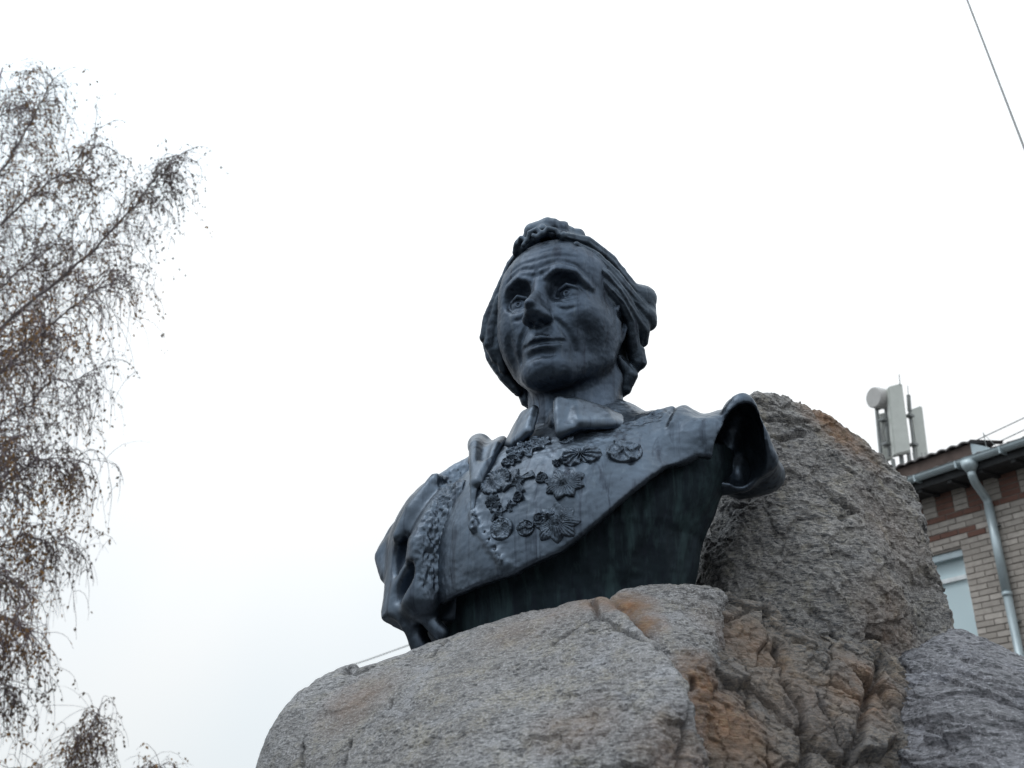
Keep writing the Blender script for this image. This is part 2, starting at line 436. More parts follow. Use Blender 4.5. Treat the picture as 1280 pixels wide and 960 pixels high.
# ================================================================== ROCKS
def hull_planes(pts):
    bm = bmesh.new()
    for p in pts: bm.verts.new(tuple(p))
    r = bmesh.ops.convex_hull(bm, input=bm.verts[:]); out = []
    cen = np.mean(pts, 0)
    for f in bm.faces:
        f.normal_update(); nn = np.array(f.normal); d = nn @ np.array(f.verts[0].co)
        if nn @ cen > d: nn, d = -nn, -d
        if f.calc_area() > 1e-5: out.append((nn, d))
    bm.free(); return out
def axis(lo, a, b, hi, h, hc):
    return np.concatenate([np.linspace(lo, a, max(2, int((a - lo) / hc)), endpoint=False), np.arange(a, b, h), np.linspace(b, hi, max(2, int((hi - b) / hc)))]).astype(np.float32)
def boulder(lobes, axes, k=.03, kp=.05):
    """union of rounded convex hulls, meshed"""
    F = Field((0, 0, 0), (1, 1, 1), 1.0); F.ax = axes; F.n = [len(x) for x in axes]; F.d = np.full(F.n, 50.0, np.float32); F.warp = True
    X = F.ax[0][:, None, None]; Y = F.ax[1][None, :, None]; Z = F.ax[2][None, None, :]
    for pts in lobes:
        d = None
        for nn, dd in hull_planes(pts):
            e = nn[0].astype(np.float32) * X + np.float32(nn[1]) * Y + np.float32(nn[2]) * Z - np.float32(dd)
            d = e if d is None else -smin(-d, -e, kp)
        F.d = smin(F.d, d, k)
    return F.mesh()
def ground_pts(pts, z=-.15, grow=1.0):
    P = np.array(pts); c = P[:, :2].mean(0); return [(c[0] + (p[0] - c[0]) * grow, c[1] + (p[1] - c[1]) * grow, z) for p in P]

def topx(V):
    q = V - CAMP; z = q[:, 1] * cP + q[:, 2] * sP
    return 640 + FPX * q[:, 0] / z, 480 - FPX * (-q[:, 1] * sP + q[:, 2] * cP) / z, z
def snapper(V):
    x, y, z = topx(V)
    def f(P):
        a, b, _ = topx(np.asarray(P)[None]); d = (x - a) ** 2 + (y - b) ** 2; m = d < 36
        if not m.any(): return np.asarray(P)
        i = np.where(m)[0]; i = i[z[i] < z[i].min() + .04]; return V[i[np.argmin(d[i])]]
    return f
def refine(c):
    out = []
    for a, b in zip(c[:-1], c[1:]):
        for t in (0, .2, .4, .6, .8): out.append(SNAP(np.asarray(a) * (1 - t) + np.asarray(b) * t))
    return out + [SNAP(c[-1])]
def finish_rock(name, V, F, mat, disp, label, stain=None, darken=None, cracks=()):
    V, F = quadsplit(V, F); N = vnormals(V, F); global SNAP; SNAP = snapper(V)
    V2 = V + N * disp(V, N)[:, None]
    a = {'stain': stain(V) if stain else np.zeros(len(V)), 'darken': darken(V) if darken else np.zeros(len(V))}
    VW = V + .008 * fbm(V * 26, 2, 21)[:, None]
    for c in cracks: a['darken'] = np.maximum(a['darken'], .95 * np.exp(-(polydist(VW, refine(c), .05) / .0065) ** 2))  # dirt-dark lines that also paint in the shade the shallow cracks lack
    o = obj(name, V2, F, mat, origin=(V2[:, 0].mean(), V2[:, 1].mean(), 0), smooth=True, attrs=a)
    tag(o, label, 'boulder'); print(name, len(F), time.time() - T0); return o
def blob(V, items):
    o = np.zeros(len(V))
    for P, r, s in items:
        o = np.maximum(o, s * np.clip(1.25 - np.linalg.norm(V - SNAP(P), axis=1) / r, 0, 1))
    return np.clip(o, 0, 1)

# front boulder: the pale sloping face the bust stands on
fA = [near(*q) for q in [(316, 985, 2.78), (334, 915, 2.86), (376, 858, 2.95), (436, 838, 3.0), (484, 820, 3.0), (520, 802, 2.95), (600, 782, 2.88), (690, 755, 2.80), (762, 735, 2.74),
      (748, 770, 2.60), (800, 797, 2.42), (850, 826, 2.28), (872, 856, 2.22), (560, 870, 2.45), (420, 960, 2.5), (640, 960, 2.12), (800, 940, 2.04), (858, 985, 2.07)]]
fA += [near(330, 1100, 2.6), near(480, 1200, 2.1), near(850, 1200, 1.9), (-.9, 4.4, 1.95), (.28, 4.3, 2.05), (-1.25, 3.0, -.15), (-.45, 1.9, -.15), (.5, 1.8, -.15), (.35, 4.4, -.15), (-1.2, 4.4, -.15)]
fC = [near(*q) for q in [(372, 866, 2.96), (398, 842, 3.0), (444, 817, 3.0), (460, 830, 3.08), (430, 850, 2.90), (385, 900, 2.86), (440, 880, 2.84)]] + [(-.72, 3.7, 1.98), (-.5, 3.7, 2.0), (-.6, 3.2, 1.7)]
fB = [near(*q) for q in [(764, 739, 2.76), (800, 725, 2.82), (852, 720, 2.84), (902, 731, 2.84), (914, 748, 2.86), (770, 772, 2.72), (850, 812, 2.50), (888, 846, 2.48), (904, 800, 2.70)]]
fB += [near(845, 1000, 2.36), near(896, 1000, 2.40), near(896, 1200, 2.3), near(800, 1200, 2.3), (.8, 4.2, 2.1), (.2, 4.2, 2.1), (.2, 4.2, -.15), (.75, 4.1, -.15)]
VA, FA = boulder([fA, fB, fC], (axis(-1.6, -1.15, 1.0, 1.4, .0085, .05), axis(1.6, 2.1, 3.55, 4.6, .0085, .06), axis(-.2, 1.62, 2.5, 2.6, .0085, .06)), k=.012, kp=.035)
crk = [[near(738, 745, 2.72), near(748, 772, 2.60), near(722, 783, 2.60), near(690, 803, 2.58)],
       [near(750, 772, 2.60), near(800, 799, 2.43), near(835, 822, 2.33)],
       [near(556, 800, 2.86), near(536, 822, 2.78)], [near(492, 872, 2.66), near(487, 886, 2.63)], [near(432, 833, 3.0), near(444, 842, 2.98), near(462, 836, 3.02)],
       [near(378, 930, 2.7), near(376, 960, 2.65)], [near(435, 925, 2.58), near(428, 960, 2.48)], [near(866, 850, 2.25), near(862, 900, 2.2), near(850, 960, 2.12)], [near(905, 880, 2.45), near(898, 960, 2.4)]]
cw = [.011, .010, .006, .006, .018, .010, .008, .012, .016]
def dispF(V, N):
    d = .014 * fbm(V * 2.0, 3, 3) + .006 * fbm(V * np.array([8, 10, 14.]), 3, 11)
    edge = np.clip(1.15 - np.linalg.norm((V - near(800, 945, 2.1)) / np.array([.42, .6, .26]), axis=1), 0, 1) + np.clip((V[:, 0] - near(860, 840, 2.3)[0]) * 8, 0, .8)
    wide = np.clip(.35 + edge + .8 * fbm(V * 3.1, 2, 99), .12, 1.2)
    g = fbm(V * np.array([26, 40, 62.]), 3, 5); d += wide * (.0062 * g - .009 * np.clip(np.abs(g) - .45, 0, 1))
    f, e = facets(V * np.array([9, 9, 13.]) + .25 * fbm(V * 7, 2, 9)[:, None], 2); f2, e = facets(V * np.array([26, 26, 38.]), 4)
    d += (.002 + .013 * edge) * f + .0035 * wide * f2
    VW = V + .008 * fbm(V * 26, 2, 21)[:, None]
    for c, w in zip(crk, cw):
        q = polydist(VW, refine(c), .12); d -= 2.2 * w * np.exp(-(q / (w * .75)) ** 2)
    return d
rustF = [(near(890, 905, 2.35), .15, 1.0), (near(880, 850, 2.3), .10, 1.0), (near(782, 760, 2.72), .10, 1.0), (near(805, 785, 2.66), .07, .9), (near(445, 875, 2.8), .14, .4), (near(700, 765, 2.75), .12, .25), (near(720, 905, 2.3), .12, .35), (near(640, 790, 2.75), .14, .2), (near(745, 750, 2.72), .09, .6), (near(905, 800, 2.6), .12, .3), (near(860, 960, 2.2), .14, .6)]
darkenF = [(near(x_, y_, 2.9), .035, .55) for x_, y_ in ((530, 802), (560, 795), (590, 788), (620, 780), (650, 770), (680, 761), (710, 754), (740, 746), (800, 728), (830, 725))] + [(near(452, 832, 3.0), .05, .8), (near(850, 905, 2.1), .07, .7), (near(790, 935, 2.1), .09, .35), (near(905, 870, 2.4), .06, .7), (near(915, 795, 2.65), .06, .5), (near(757, 757, 2.7), .03, .6)]  # darker spots along the foot of the bust and a few elsewhere
finish_rock('front_boulder', VA, FA, M_ROCK_F, dispF, 'pale grey sloping granite boulder carrying the dark bust, cracked near its top', lambda V: blob(V, rustF), lambda V: blob(V, darkenF), crk)

# broken brown rock between the front boulder and the purple slab
fD = [near(*q) for q in [(876, 860, 2.50), (894, 740, 2.90), (930, 765, 2.92), (965, 786, 2.92), (1010, 806, 2.92), (1065, 832, 2.92), (1095, 806, 3.0), (1125, 835, 2.96), (960, 850, 2.74),
      (1040, 900, 2.66), (1125, 905, 2.76), (880, 960, 2.42), (960, 960, 2.44), (1060, 970, 2.48), (1140, 980, 2.58), (900, 1150, 2.3), (1150, 1150, 2.4)]]
fD += [(.5, 3.9, 1.6), (1.6, 4.1, 1.6), (.5, 2.2, -.15), (1.5, 2.4, -.15), (.5, 4.1, -.15), (1.7, 4.1, -.15)]
VD, FD = boulder([fD], (axis(.2, .5, 1.62, 2.0, .0085, .05), axis(1.8, 2.5, 3.7, 4.4, .0085, .06), axis(-.2, 1.62, 2.4, 2.6, .0085, .06)), kp=.02)
crkD = [[near(975, 800, 2.85), near(978, 840, 2.74), near(998, 880, 2.64), near(1015, 915, 2.56), near(1012, 960, 2.46)], [near(937, 870, 2.66), near(945, 893, 2.6)], [near(955, 868, 2.68), near(965, 885, 2.62)],
        [near(1105, 790, 2.98), near(1100, 840, 2.9), near(1078, 890, 2.72), near(1060, 960, 2.5)], [near(1020, 870, 2.68), near(1035, 900, 2.66)], [near(930, 770, 2.9), near(985, 800, 2.9), near(1060, 835, 2.9)]]
def dispD(V, N):
    w = V + .03 * np.stack([fbm(V * 4, 3, 31), fbm(V * 4, 3, 41), fbm(V * 4, 3, 51)], 1)
    f1, e1 = facets(w * np.array([4.6, 4.6, 3.2]), 6); f2, e2 = facets(w * np.array([13, 13, 10.]), 8); f3, _ = facets(w * np.array([34, 34, 30.]), 3)
    d = .040 * f1 + .010 * f2 + .006 * f3 + .004 * fbm(V * 4, 3, 6) + .0035 * fbm(V * 26, 4, 4, .65) - .016 * np.clip(1 - e1 / .035, 0, 1) - .006 * np.clip(1 - e2 / .04, 0, 1)
    VW = V + .022 * fbm(V * 16, 3, 22)[:, None]
    for c, ww in zip(crkD, (.026, .012, .010, .022, .012, .010)):
        q = polydist(VW, refine(c), .12); d -= 2.0 * ww * np.exp(-(q / (ww * .55)) ** 2)
    return d
rustD = [(near(925, 790, 2.8), .12, .5), (near(905, 900, 2.4), .15, .8), (near(1000, 870, 2.6), .2, .25), (near(1085, 850, 2.8), .13, .55), (near(1070, 880, 2.7), .12, .6), (near(950, 810, 2.8), .12, .5), (near(930, 940, 2.4), .12, .5)]
darkenD = [(near(1000, 880, 2.6), .05, .6), (near(1075, 900, 2.7), .06, .5), (near(1060, 950, 2.5), .12, .5)]  # darker spots at the long cracks
finish_rock('broken_boulder', VD, FD, M_ROCK_B, dispD, 'brown fractured boulder with deep vertical cracks wedged right of the pale one', lambda V: blob(V, rustD), lambda V: blob(V, darkenD), crkD[:5])

# tall rear boulder
fR = [near(*q) for q in [(932, 488, 3.42), (955, 482, 3.48), (985, 484, 3.52), (1024, 500, 3.55), (1066, 527, 3.58), (1108, 565, 3.60), (1142, 594, 3.62), (1155, 640, 3.58), (1172, 685, 3.55), (1184, 740, 3.52), (1182, 790, 3.50), (1130, 850, 3.35),
      (985, 600, 3.28), (1060, 640, 3.25), (1100, 720, 3.20), (1000, 720, 3.16), (940, 680, 3.22), (905, 640, 3.36), (878, 650, 3.5), (1020, 850, 3.08), (1120, 870, 3.2), (900, 780, 3.2), (858, 720, 3.55)]]
fR += [(1.45, 5.1, 3.2), (.8, 5.1, 2.9), (2.05, 5.0, 2.2), (.7, 5.4, -.15), (1.9, 5.2, -.15), (1.42, 3.7, -.15), (.85, 3.5, -.15)]
VR, FR = boulder([fR], (axis(.4, .72, 2.0, 2.8, .0095, .06), axis(3.0, 3.4, 4.3, 5.8, .0095, .06), axis(-.2, 1.9, 3.6, 3.9, .0095, .06)), kp=.05)
crkR = [[near(955, 520, 3.4), near(1010, 525, 3.5)], [near(960, 545, 3.38), near(1005, 540, 3.46)], [near(1045, 625, 3.26), near(1068, 638, 3.26), near(1050, 650, 3.25)], [near(1085, 790, 3.2), near(1105, 800, 3.25), near(1112, 830, 3.2)], [near(905, 640, 3.36), near(950, 605, 3.33)], [near(1010, 760, 3.12), near(1045, 800, 3.1), near(1070, 825, 3.1)]]
def dispR(V, N):
    w = V + .06 * np.stack([fbm(V * 2, 3, 31), fbm(V * 2, 3, 41), fbm(V * 2, 3, 51)], 1)
    f1, e1 = facets(w * 3.0, 15); f2, e2 = facets(w * np.array([9, 9, 12.]), 18); f3, _ = facets(w * 30, 13)
    d = .022 * fbm(V * 1.8, 3, 61) + .022 * f1 + .010 * f2 + .0052 * f3 + .007 * fbm(V * 14, 4, 6, .6) + .004 * fbm(V * 45, 2, 4)
    VW = V + .02 * fbm(V * 14, 2, 22)[:, None]
    for c, ww in zip(crkR, (.018, .015, .018, .02, .018, .012)):
        q = polydist(VW, refine(c), .12); d -= 1.7 * ww * np.exp(-(q / (ww * .8)) ** 2)
    return d
rustR = [(near(1035, 520, 3.52), .14, .9), (near(1060, 548, 3.54), .14, .9), (near(1090, 575, 3.55), .10, .5), (near(1115, 780, 3.3), .2, .35), (near(1120, 660, 3.4), .25, .2)]
darkenR = [(near(900, 690, 3.3), .30, .85), (near(985, 548, 3.42), .14, .5), (near(925, 640, 3.3), .22, .7)]  # darker patches beside the bust and near the top
finish_rock('rear_boulder', VR, FR, M_ROCK_R, dispR, 'tall rounded granite boulder behind the bust with rust near its top', lambda V: blob(V, rustR), lambda V: blob(V, darkenR), crkR)

# purple slab lower right
fP = [near(*q) for q in [(1128, 822, 3.02), (1180, 781, 3.15), (1202, 785, 3.18), (1250, 812, 3.15), (1300, 838, 3.1), (1120, 870, 2.85), (1130, 960, 2.6), (1250, 960, 2.4), (1330, 960, 2.4), (1200, 860, 2.85), (1090, 1000, 2.6), (1400, 900, 3.0)]]
fP += [(1.4, 4.3, 2.1), (2.9, 4.5, 1.9), (1.2, 2.4, -.15), (2.6, 2.3, -.15), (1.4, 4.5, -.15), (3.1, 4.5, -.15), near(1100, 1200, 2.3), near(1400, 1200, 2.2)]
VP, FP_ = boulder([fP], (axis(1.0, 1.1, 2.1, 3.3, .0095, .06), axis(2.0, 2.5, 3.9, 4.8, .0095, .06), axis(-.2, 1.62, 2.6, 2.7, .0095, .06)), kp=.035)
crkP = [[near(1185, 810, 3.0), near(1210, 820, 2.98), near(1232, 832, 2.96)], [near(1120, 838, 2.96), near(1150, 835, 2.96)], [near(1155, 905, 2.7), near(1190, 935, 2.6)]]
def dispP(V, N):
    w = V + .05 * np.stack([fbm(V * 3, 3, 31), fbm(V * 3, 3, 41), fbm(V * 3, 3, 51)], 1)
    sk = w @ np.array([[1, 0, 0], [0, 1, 0], [.5, .2, 1]]).T
    f1, e1 = facets(sk * np.array([4, 4, 9.]), 25); f2, e2 = facets(sk * np.array([9, 9, 24.]), 28)
    d = .016 * fbm(V * 2, 3, 61) + .020 * f1 + .009 * f2 + .006 * fbm(sk * np.array([12, 12, 40.]), 4, 6) + .003 * fbm(V * 55, 2, 4)
    VW = V + .02 * fbm(V * 14, 2, 22)[:, None]
    for c, ww in zip(crkP, (.014, .014, .012)):
        q = polydist(VW, refine(c), .12); d -= 1.6 * ww * np.exp(-(q / (ww * .8)) ** 2)
    return d
finish_rock('slab_boulder', VP, FP_, M_ROCK_P, dispP, 'purple grey layered rock slab in the lower right beneath the brick building')

# ================================================================== BUST
bust = E('bust', glob((0, 0, -52)), 'dark bronze bust of a man with swept-back hair, collar, cloak and many orders', 'bust')
def toworld(V): return glob(V)
def both(fn, *a, **k):
    """the same feature on both sides of the face"""
    for s in (-1, 1): fn(s)

# ---- head and neck
H = Field((-10, -11.5, -21.5), (10, 12.6, 13.5), .135)
H.ell((0, -1.0, 3.0), (7.8, 9.2, 8.4), 0)
H.ell((0, 2.0, 4.2), (7.4, 7.0, 6.1), 1.0)                       # forehead
H.ell((0, 1.5, -3.0), (6.9, 6.7, 8.2), 1.5)                      # middle of the face
H.ell((0, 6.1, -9.6), (2.6, 2.6, 2.2), 2.0)                      # chin
for s in (-1, 1):
    H.cap([(s * 5.7, -.6, -3.5), (s * 5.3, .8, -6.6), (s * 2.0, 5.8, -9.8)], [1.3, 1.4, 1.5], 1.6)   # jaw
    H.ell((s * 3.9, 5.0, -2.3), (1.9, 1.7, 1.5), 1.8)            # cheekbone
H.cap([(0, -3, -7), (.2, -3.4, -22)], [5.9, 6.3], 1.3)
for s in (-1, 1): H.cap([(s * 5.3, -2.5, -8), (s * 2.2, 2.3, -20)], [1.2, 1.2], 1.2)                 # neck muscles
H.ell((0, 2.9, -15.4), (1.2, 1.2, 1.8), 1.2)                     # larynx
H.ell((-4.7, 1.6, 1.0), (3.5, 5.6, 7.0), 1.6); H.ell((-4.4, 1.9, -3.0), (3.3, 4.8, 4.6), 1.8)      # far temple and cheek
H.ell((4.0, 1.8, -2.6), (3.0, 4.5, 3.6), 1.8)
# brow, sockets, eyes
for s in (-1, 1):
    H.cap([(s * .9, 8.45, 1.9), (s * 2.6, 8.5, 2.75), (s * 4.5, 7.3, 2.45), (s * 5.8, 5.3, 1.0)], [.5, .55, .55, .4], .6)
    H.ell((s * 3.45, 9.0, .55), (2.75, 2.9, 2.0), .45, '-')
    H.ell((s * 1.75, 8.3, .1), (.8, 1.0, 1.0), .9, '-')
H.cap([(0, 7.3, 2.0), (0, 8.2, 0), (0, 8.4, -2.5)], [1.1, 1.0, 1.5], 1.0)
for s in (-1, 1):
    H.ell((s * 3.4, 5.65, -.05), (1.75, 1.75, 1.6), .15)
    up = [(s * 1.55, 6.65, -.35), (s * 2.25, 7.2, .65), (s * 3.35, 7.5, .98), (s * 4.45, 6.95, .6), (s * 5.25, 5.6, -.35)]
    lw = [(s * 1.6, 6.7, -.4), (s * 2.4, 7.15, -.85), (s * 3.4, 7.25, -1.05), (s * 4.4, 6.8, -.85), (s * 5.2, 5.7, -.4)]
    H.cap(up, [.18, .28, .32, .28, .18], .12); H.cap(lw, [.18, .24, .26, .24, .18], .16)
    H.stroke([(p[0], p[1] + .1, p[2] + .65) for p in up[1:4]], -.2, .24)          # fold above the lid
    H.stroke([(s * 1.9, 7.3, -1.5), (s * 3.2, 7.5, -1.95), (s * 4.6, 6.8, -1.7)], .13, .38)   # bags below the eye
    H.stroke([(s * 1.8, 7.5, -1.9), (s * 3.2, 7.6, -2.6), (s * 4.8, 6.7, -2.1)], -.16, .28)
    ic = (s * 3.3 - .15, 7.35, .0)
    ring = [(ic[0] + .62 * math.cos(a), 7.32 - .1 * abs(math.cos(a)), ic[2] + .6 * math.sin(a)) for a in np.linspace(0, 2 * math.pi, 13)]
    H.stroke(ring, -.12, .14); H.ell((ic[0], 7.5, .02), (.26, .45, .26), .08, '-')
# nose
H.cap([(0, 8.2, 1.3), (0, 8.9, -.2), (0, 10.2, -1.6), (0, 11.0, -2.5)], [.55, .54, .62, .62], .8)
H.ell((0, 11.15, -2.75), (.72, .70, .52), .35)
H.cap([(0, 9.6, -2.4), (0, 9.0, -3.9)], [1.0, .9], .6)
for s in (-1, 1):
    H.ell((s * 1.15, 8.95, -3.8), (.78, 1.2, .62), .6); H.ell((s * .62, 9.3, -4.5), (.28, .6, .3), .2, '-')
    H.cap([(s * .35, 10.3, -2.7), (s * 1.0, 9.0, -3.5)], [.55, .7], .5)
    H.stroke([(s * 1.8, 8.5, -2.9), (s * 2.05, 8.3, -4.1)], -.25, .35)
H.ell((0, 9.7, -3.5), (1.25, 1.5, .66), .6)
H.cap([(0, 10.3, -3.4), (0, 8.9, -4.5)], [.30, .32], .3)
# muzzle and mouth
H.ell((0, 5.9, -6.5), (3.1, 2.75, 2.4), 1.2)
H.stroke([(0, 8.9, -5.0), (0, 8.9, -5.9)], -.22, .34)
H.cap([(-2.35, 7.5, -6.95), (-1.1, 8.45, -6.5), (-.35, 8.72, -6.28), (0, 8.72, -6.38), (.35, 8.72, -6.28), (1.1, 8.45, -6.5), (2.35, 7.5, -6.95)], [.18, .34, .38, .38, .38, .34, .18], .3)
H.cap([(-2.1, 7.5, -7.2), (-.9, 8.4, -7.45), (0, 8.55, -7.5), (.9, 8.4, -7.45), (2.1, 7.5, -7.2)], [.2, .38, .42, .38, .2], .4)
H.stroke(H.onto([(-3.0, 7.5, -6.65), (-1.3, 8.65, -6.93), (0, 9.0, -6.97), (1.3, 8.65, -6.93), (3.1, 7.3, -6.65)]), [-.3, -.55, -.6, -.55, -.3], .26)
H.stroke([(-1.5, 8.1, -8.5), (0, 8.5, -8.6), (1.5, 8.1, -8.5)], -.22, .5)
H.stroke([(0, 8.5, -10.0), (0, 8.1, -10.8)], -.12, .5)
for s in (-1, 1):
    H.stroke(H.onto([(s * 2.0, 8.8, -3.9), (s * 2.6, 8.4, -4.7), (s * 3.2, 8, -5.6), (s * 3.6, 7.4, -6.7), (s * 3.7, 7, -7.6), (s * 3.5, 6.9, -8.6)]), [-.3, -.42, -.48, -.48, -.35, -.1], .42)
    H.stroke(H.onto([(s * 4.9, 5, -4.2), (s * 5.2, 5, -5.6), (s * 5.0, 5, -7.2)]), [-.1, -.35, -.1], .55)
    H.stroke([(s * 2.5, 8.3, -3.9), (s * 3.6, 7.4, -5.3), (s * 3.9, 6.6, -6.8)], .14, .6)
    H.stroke([(s * 4.7, 5.2, -5.0), (s * 4.8, 4.0, -7.2)], -.30, 1.8)             # hollow cheek
    H.stroke([(s * 6.6, 3.4, 3.2), (s * 6.9, 2.8, 1.2)], -.25, 1.4)               # temple
    H.stroke([(s * .6, 8.9, 2.4), (s * .75, 9.0, 1.4)], -.14, .28)                # frown
    H.stroke([(s * .6, 8.9, 3.5), (s * 2.8, 8.8, 4.2), (s * 4.6, 7.6, 3.6), (s * 5.6, 6.3, 2.4)], [-.1, -.24, -.22, -.05], .26)
    H.stroke([(s * .6, 9.0, 3.0), (s * 2.8, 8.9, 3.6), (s * 4.6, 7.6, 3.0)], .14, .35)
H.stroke([(-4.6, 7.4, 4.6), (-2.4, 8.7, 4.9), (0, 9.1, 4.6), (2.4, 8.7, 5.0), (4.8, 7.4, 4.8)], [-.05, -.2, -.2, -.2, -.05], .24)
H.stroke([(-3.6, 7.9, 5.8), (0, 8.9, 5.7), (3.6, 7.9, 6.0)], [0, -.1, 0], .24)
# ears
for s in (-1, 1):
    H.ell((s * 6.9, -.7, -1.6), (.75, 1.7, 2.9), .5, '+', (0.15, 0, s * -.25))
    rim = [(s * 7.35, .7, -.2), (s * 7.6, .2, 1.0), (s * 7.75, -1.0, 1.3), (s * 7.75, -2.1, .4), (s * 7.6, -2.0, -1.5), (s * 7.3, -1.0, -3.5), (s * 7.1, -.2, -4.2)]
    H.cap(rim, .34, .3); H.stroke([(s * 7.6, .1, -.9), (s * 7.7, -1.0, -.6), (s * 7.6, -.8, -2.2)], -.7, .5)
V, F = H.mesh(); V += (vnormals(V, F) * (.05 * fbm(V * 1.1, 3, 5))[:, None]).astype(np.float32)
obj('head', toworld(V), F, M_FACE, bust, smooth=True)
print('head', len(F), time.time() - T0)

# ---- hair
R = Field((-13, -13, -15), (13, 11, 16), .14)
R.ell((0, -1.8, 3.4), (8.3, 9.0, 8.5), 0)
R.ell((0, -6.2, -1.0), (7.4, 4.6, 8.6), 2.0)
R.ell((0, 12.2, 0), (9.2, 11.2, 9.0), .5, '-')                    # the face stays free
R.ell((0, 3.6, -7.0), (11, 6.0, 8.4), .5, '-')                    # cheeks and ears stay free
R.ell((0, -2, -18), (14, 14, 7.0), .4, '-')
lock = [
 ([(1.2, 5.9, 10.0), (3.5, 3.2, 9.9), (5.3, .2, 8.3), (6.6, -2.6, 6.2), (8.2, -4.4, 4.9), (9.2, -5.2, 4.1)], [.8, .9, .9, .9, 1.25, 1.5]),
 ([(2.9, 6.6, 8.7), (5.0, 4.4, 8.5), (6.9, 1.2, 6.9), (8.0, -2.0, 4.9), (9.2, -4.4, 3.0), (9.7, -5.2, 2.2)], [.7, .95, 1.05, 1.1, 1.2, 1.1]),
 ([(4.4, 6.1, 7.3), (6.0, 4.0, 6.2), (7.3, 1.4, 4.6), (8.3, -1.5, 2.9), (9.3, -4.2, 1.2), (9.6, -5.4, .5)], [.6, .9, 1.0, 1.1, 1.25, 1.1]),
 ([(5.8, 5.0, 5.2), (6.9, 3.3, 3.9), (7.7, 1.0, 2.6), (8.3, -1.8, .8), (9.0, -4.2, -1.0), (8.6, -5.2, -2.2)], [.5, .8, .95, 1.0, 1.15, .9]),
 ([(6.6, 3.9, 3.0), (7.3, 2.2, 1.9), (7.9, 0, 1.1), (8.2, -2.2, -.6), (8.0, -3.4, -3.0), (7.8, -4.2, -4.7)], [.4, .65, .75, .85, .95, .8]),
 ([(7.2, -3.2, -2.4), (8.0, -4.4, -4.0), (8.1, -4.8, -5.3), (6.8, -4.8, -6.8)], [.7, 1.15, 1.15, .6]),
 ([(6.0, -3.4, -5.0), (6.8, -4.6, -7.0), (6.0, -4.8, -8.6), (4.2, -4.8, -10.0)], [.7, 1.15, 1.0, .5]),
 ([(5.4, 5.6, 6.4), (6.6, 3.8, 4.9), (7.7, 1.2, 3.5), (8.6, -1.6, 2.2), (9.7, -4.2, 1.2), (10.0, -5.2, .1)], [.35, .5, .6, .65, .7, .5]),
 ([(2.2, 6.2, 9.2), (4.4, 4.0, 9.1), (6.3, .8, 7.7), (7.5, -2.4, 5.8), (9.0, -4.4, 4.2), (10.2, -5.0, 3.0)], [.4, .55, .6, .65, .7, .5])]
lockL = [
 ([(-1.2, 5.9, 10.0), (-3.8, 4.6, 10.2), (-6.4, 3.4, 8.2), (-8.4, 2.8, 5.2), (-9.4, 2.4, 2.2)], [.8, 1.0, 1.1, 1.1, 1.1]),
 ([(-2.9, 6.8, 8.7), (-5.4, 5.4, 7.8), (-7.4, 4.2, 5.2), (-8.9, 3.4, 1.8), (-9.6, 2.8, -.6)], [.7, .9, 1.0, 1.1, 1.15]),
 ([(-5.8, 5.4, 6.0), (-7.2, 4.4, 3.4), (-8.3, 3.6, .6), (-9.0, 3.0, -2.0), (-8.6, 2.2, -3.8)], [.5, .8, .95, 1.05, .9]),
 ([(-6.8, 4.4, 3.0), (-7.6, 3.4, .4), (-8.0, 2.6, -2.8), (-7.9, 1.6, -5.2)], [.5, .8, 1.0, .8]),
 ([(-9.2, 1.0, 3.5), (-10.0, 1.2, .4), (-9.6, .6, -2.6), (-8.4, -.2, -5.4), (-7.2, -1.2, -7.6)], [1.2, 1.3, 1.3, 1.1, .7]),
 ([(-7.0, -2, -2), (-7.4, -2.2, -5.5), (-6.6, -2.6, -8.4), (-5.4, -3.2, -10.0)], [1.4, 1.2, 1.0, .6]),
 ([(-7.2, -3, 5), (-8.4, -2, 1), (-8.0, -2, -3)], [2.2, 2.2, 2.0]),
 ([(-6.0, 3.0, 7.4), (-7.2, 3.0, 4.2), (-7.7, 2.8, 1.2), (-7.6, 2.2, -1.6), (-7.2, 1.2, -4.4)], [1.1, 1.2, 1.2, 1.1, .9])]
lockL = [([(p[0] * (1.10 if p[2] < 4 else 1.03), p[1] - (.7 if p[0] < -5 else .2), p[2]) for p in P], [x * .92 for x in r]) for P, r in lockL]
for P, r in lock + lockL: R.cap(P, r, .16)
R.ell((9.1, -4.8, 3.8), (1.9, 2.0, 1.8), .7); R.ell((9.2, -4.9, .9), (1.7, 1.8, 1.6), .5)
for a in (-1, 1):
    for i in range(4):
        u = a * (.5 + 1.5 * i); R.cap([(u * .7, 5.6 - .3 * i, 10.6 - .35 * i), (u, 0, (11.6, 11.3, 10.6, 9.6)[i]), (u * 1.05, -6, (9.4, 9.0, 8.2, 7.0)[i]), (u * 1.05, -9.5, 3.6 - .5 * i)], [.5, .7, .7, .7], .4)
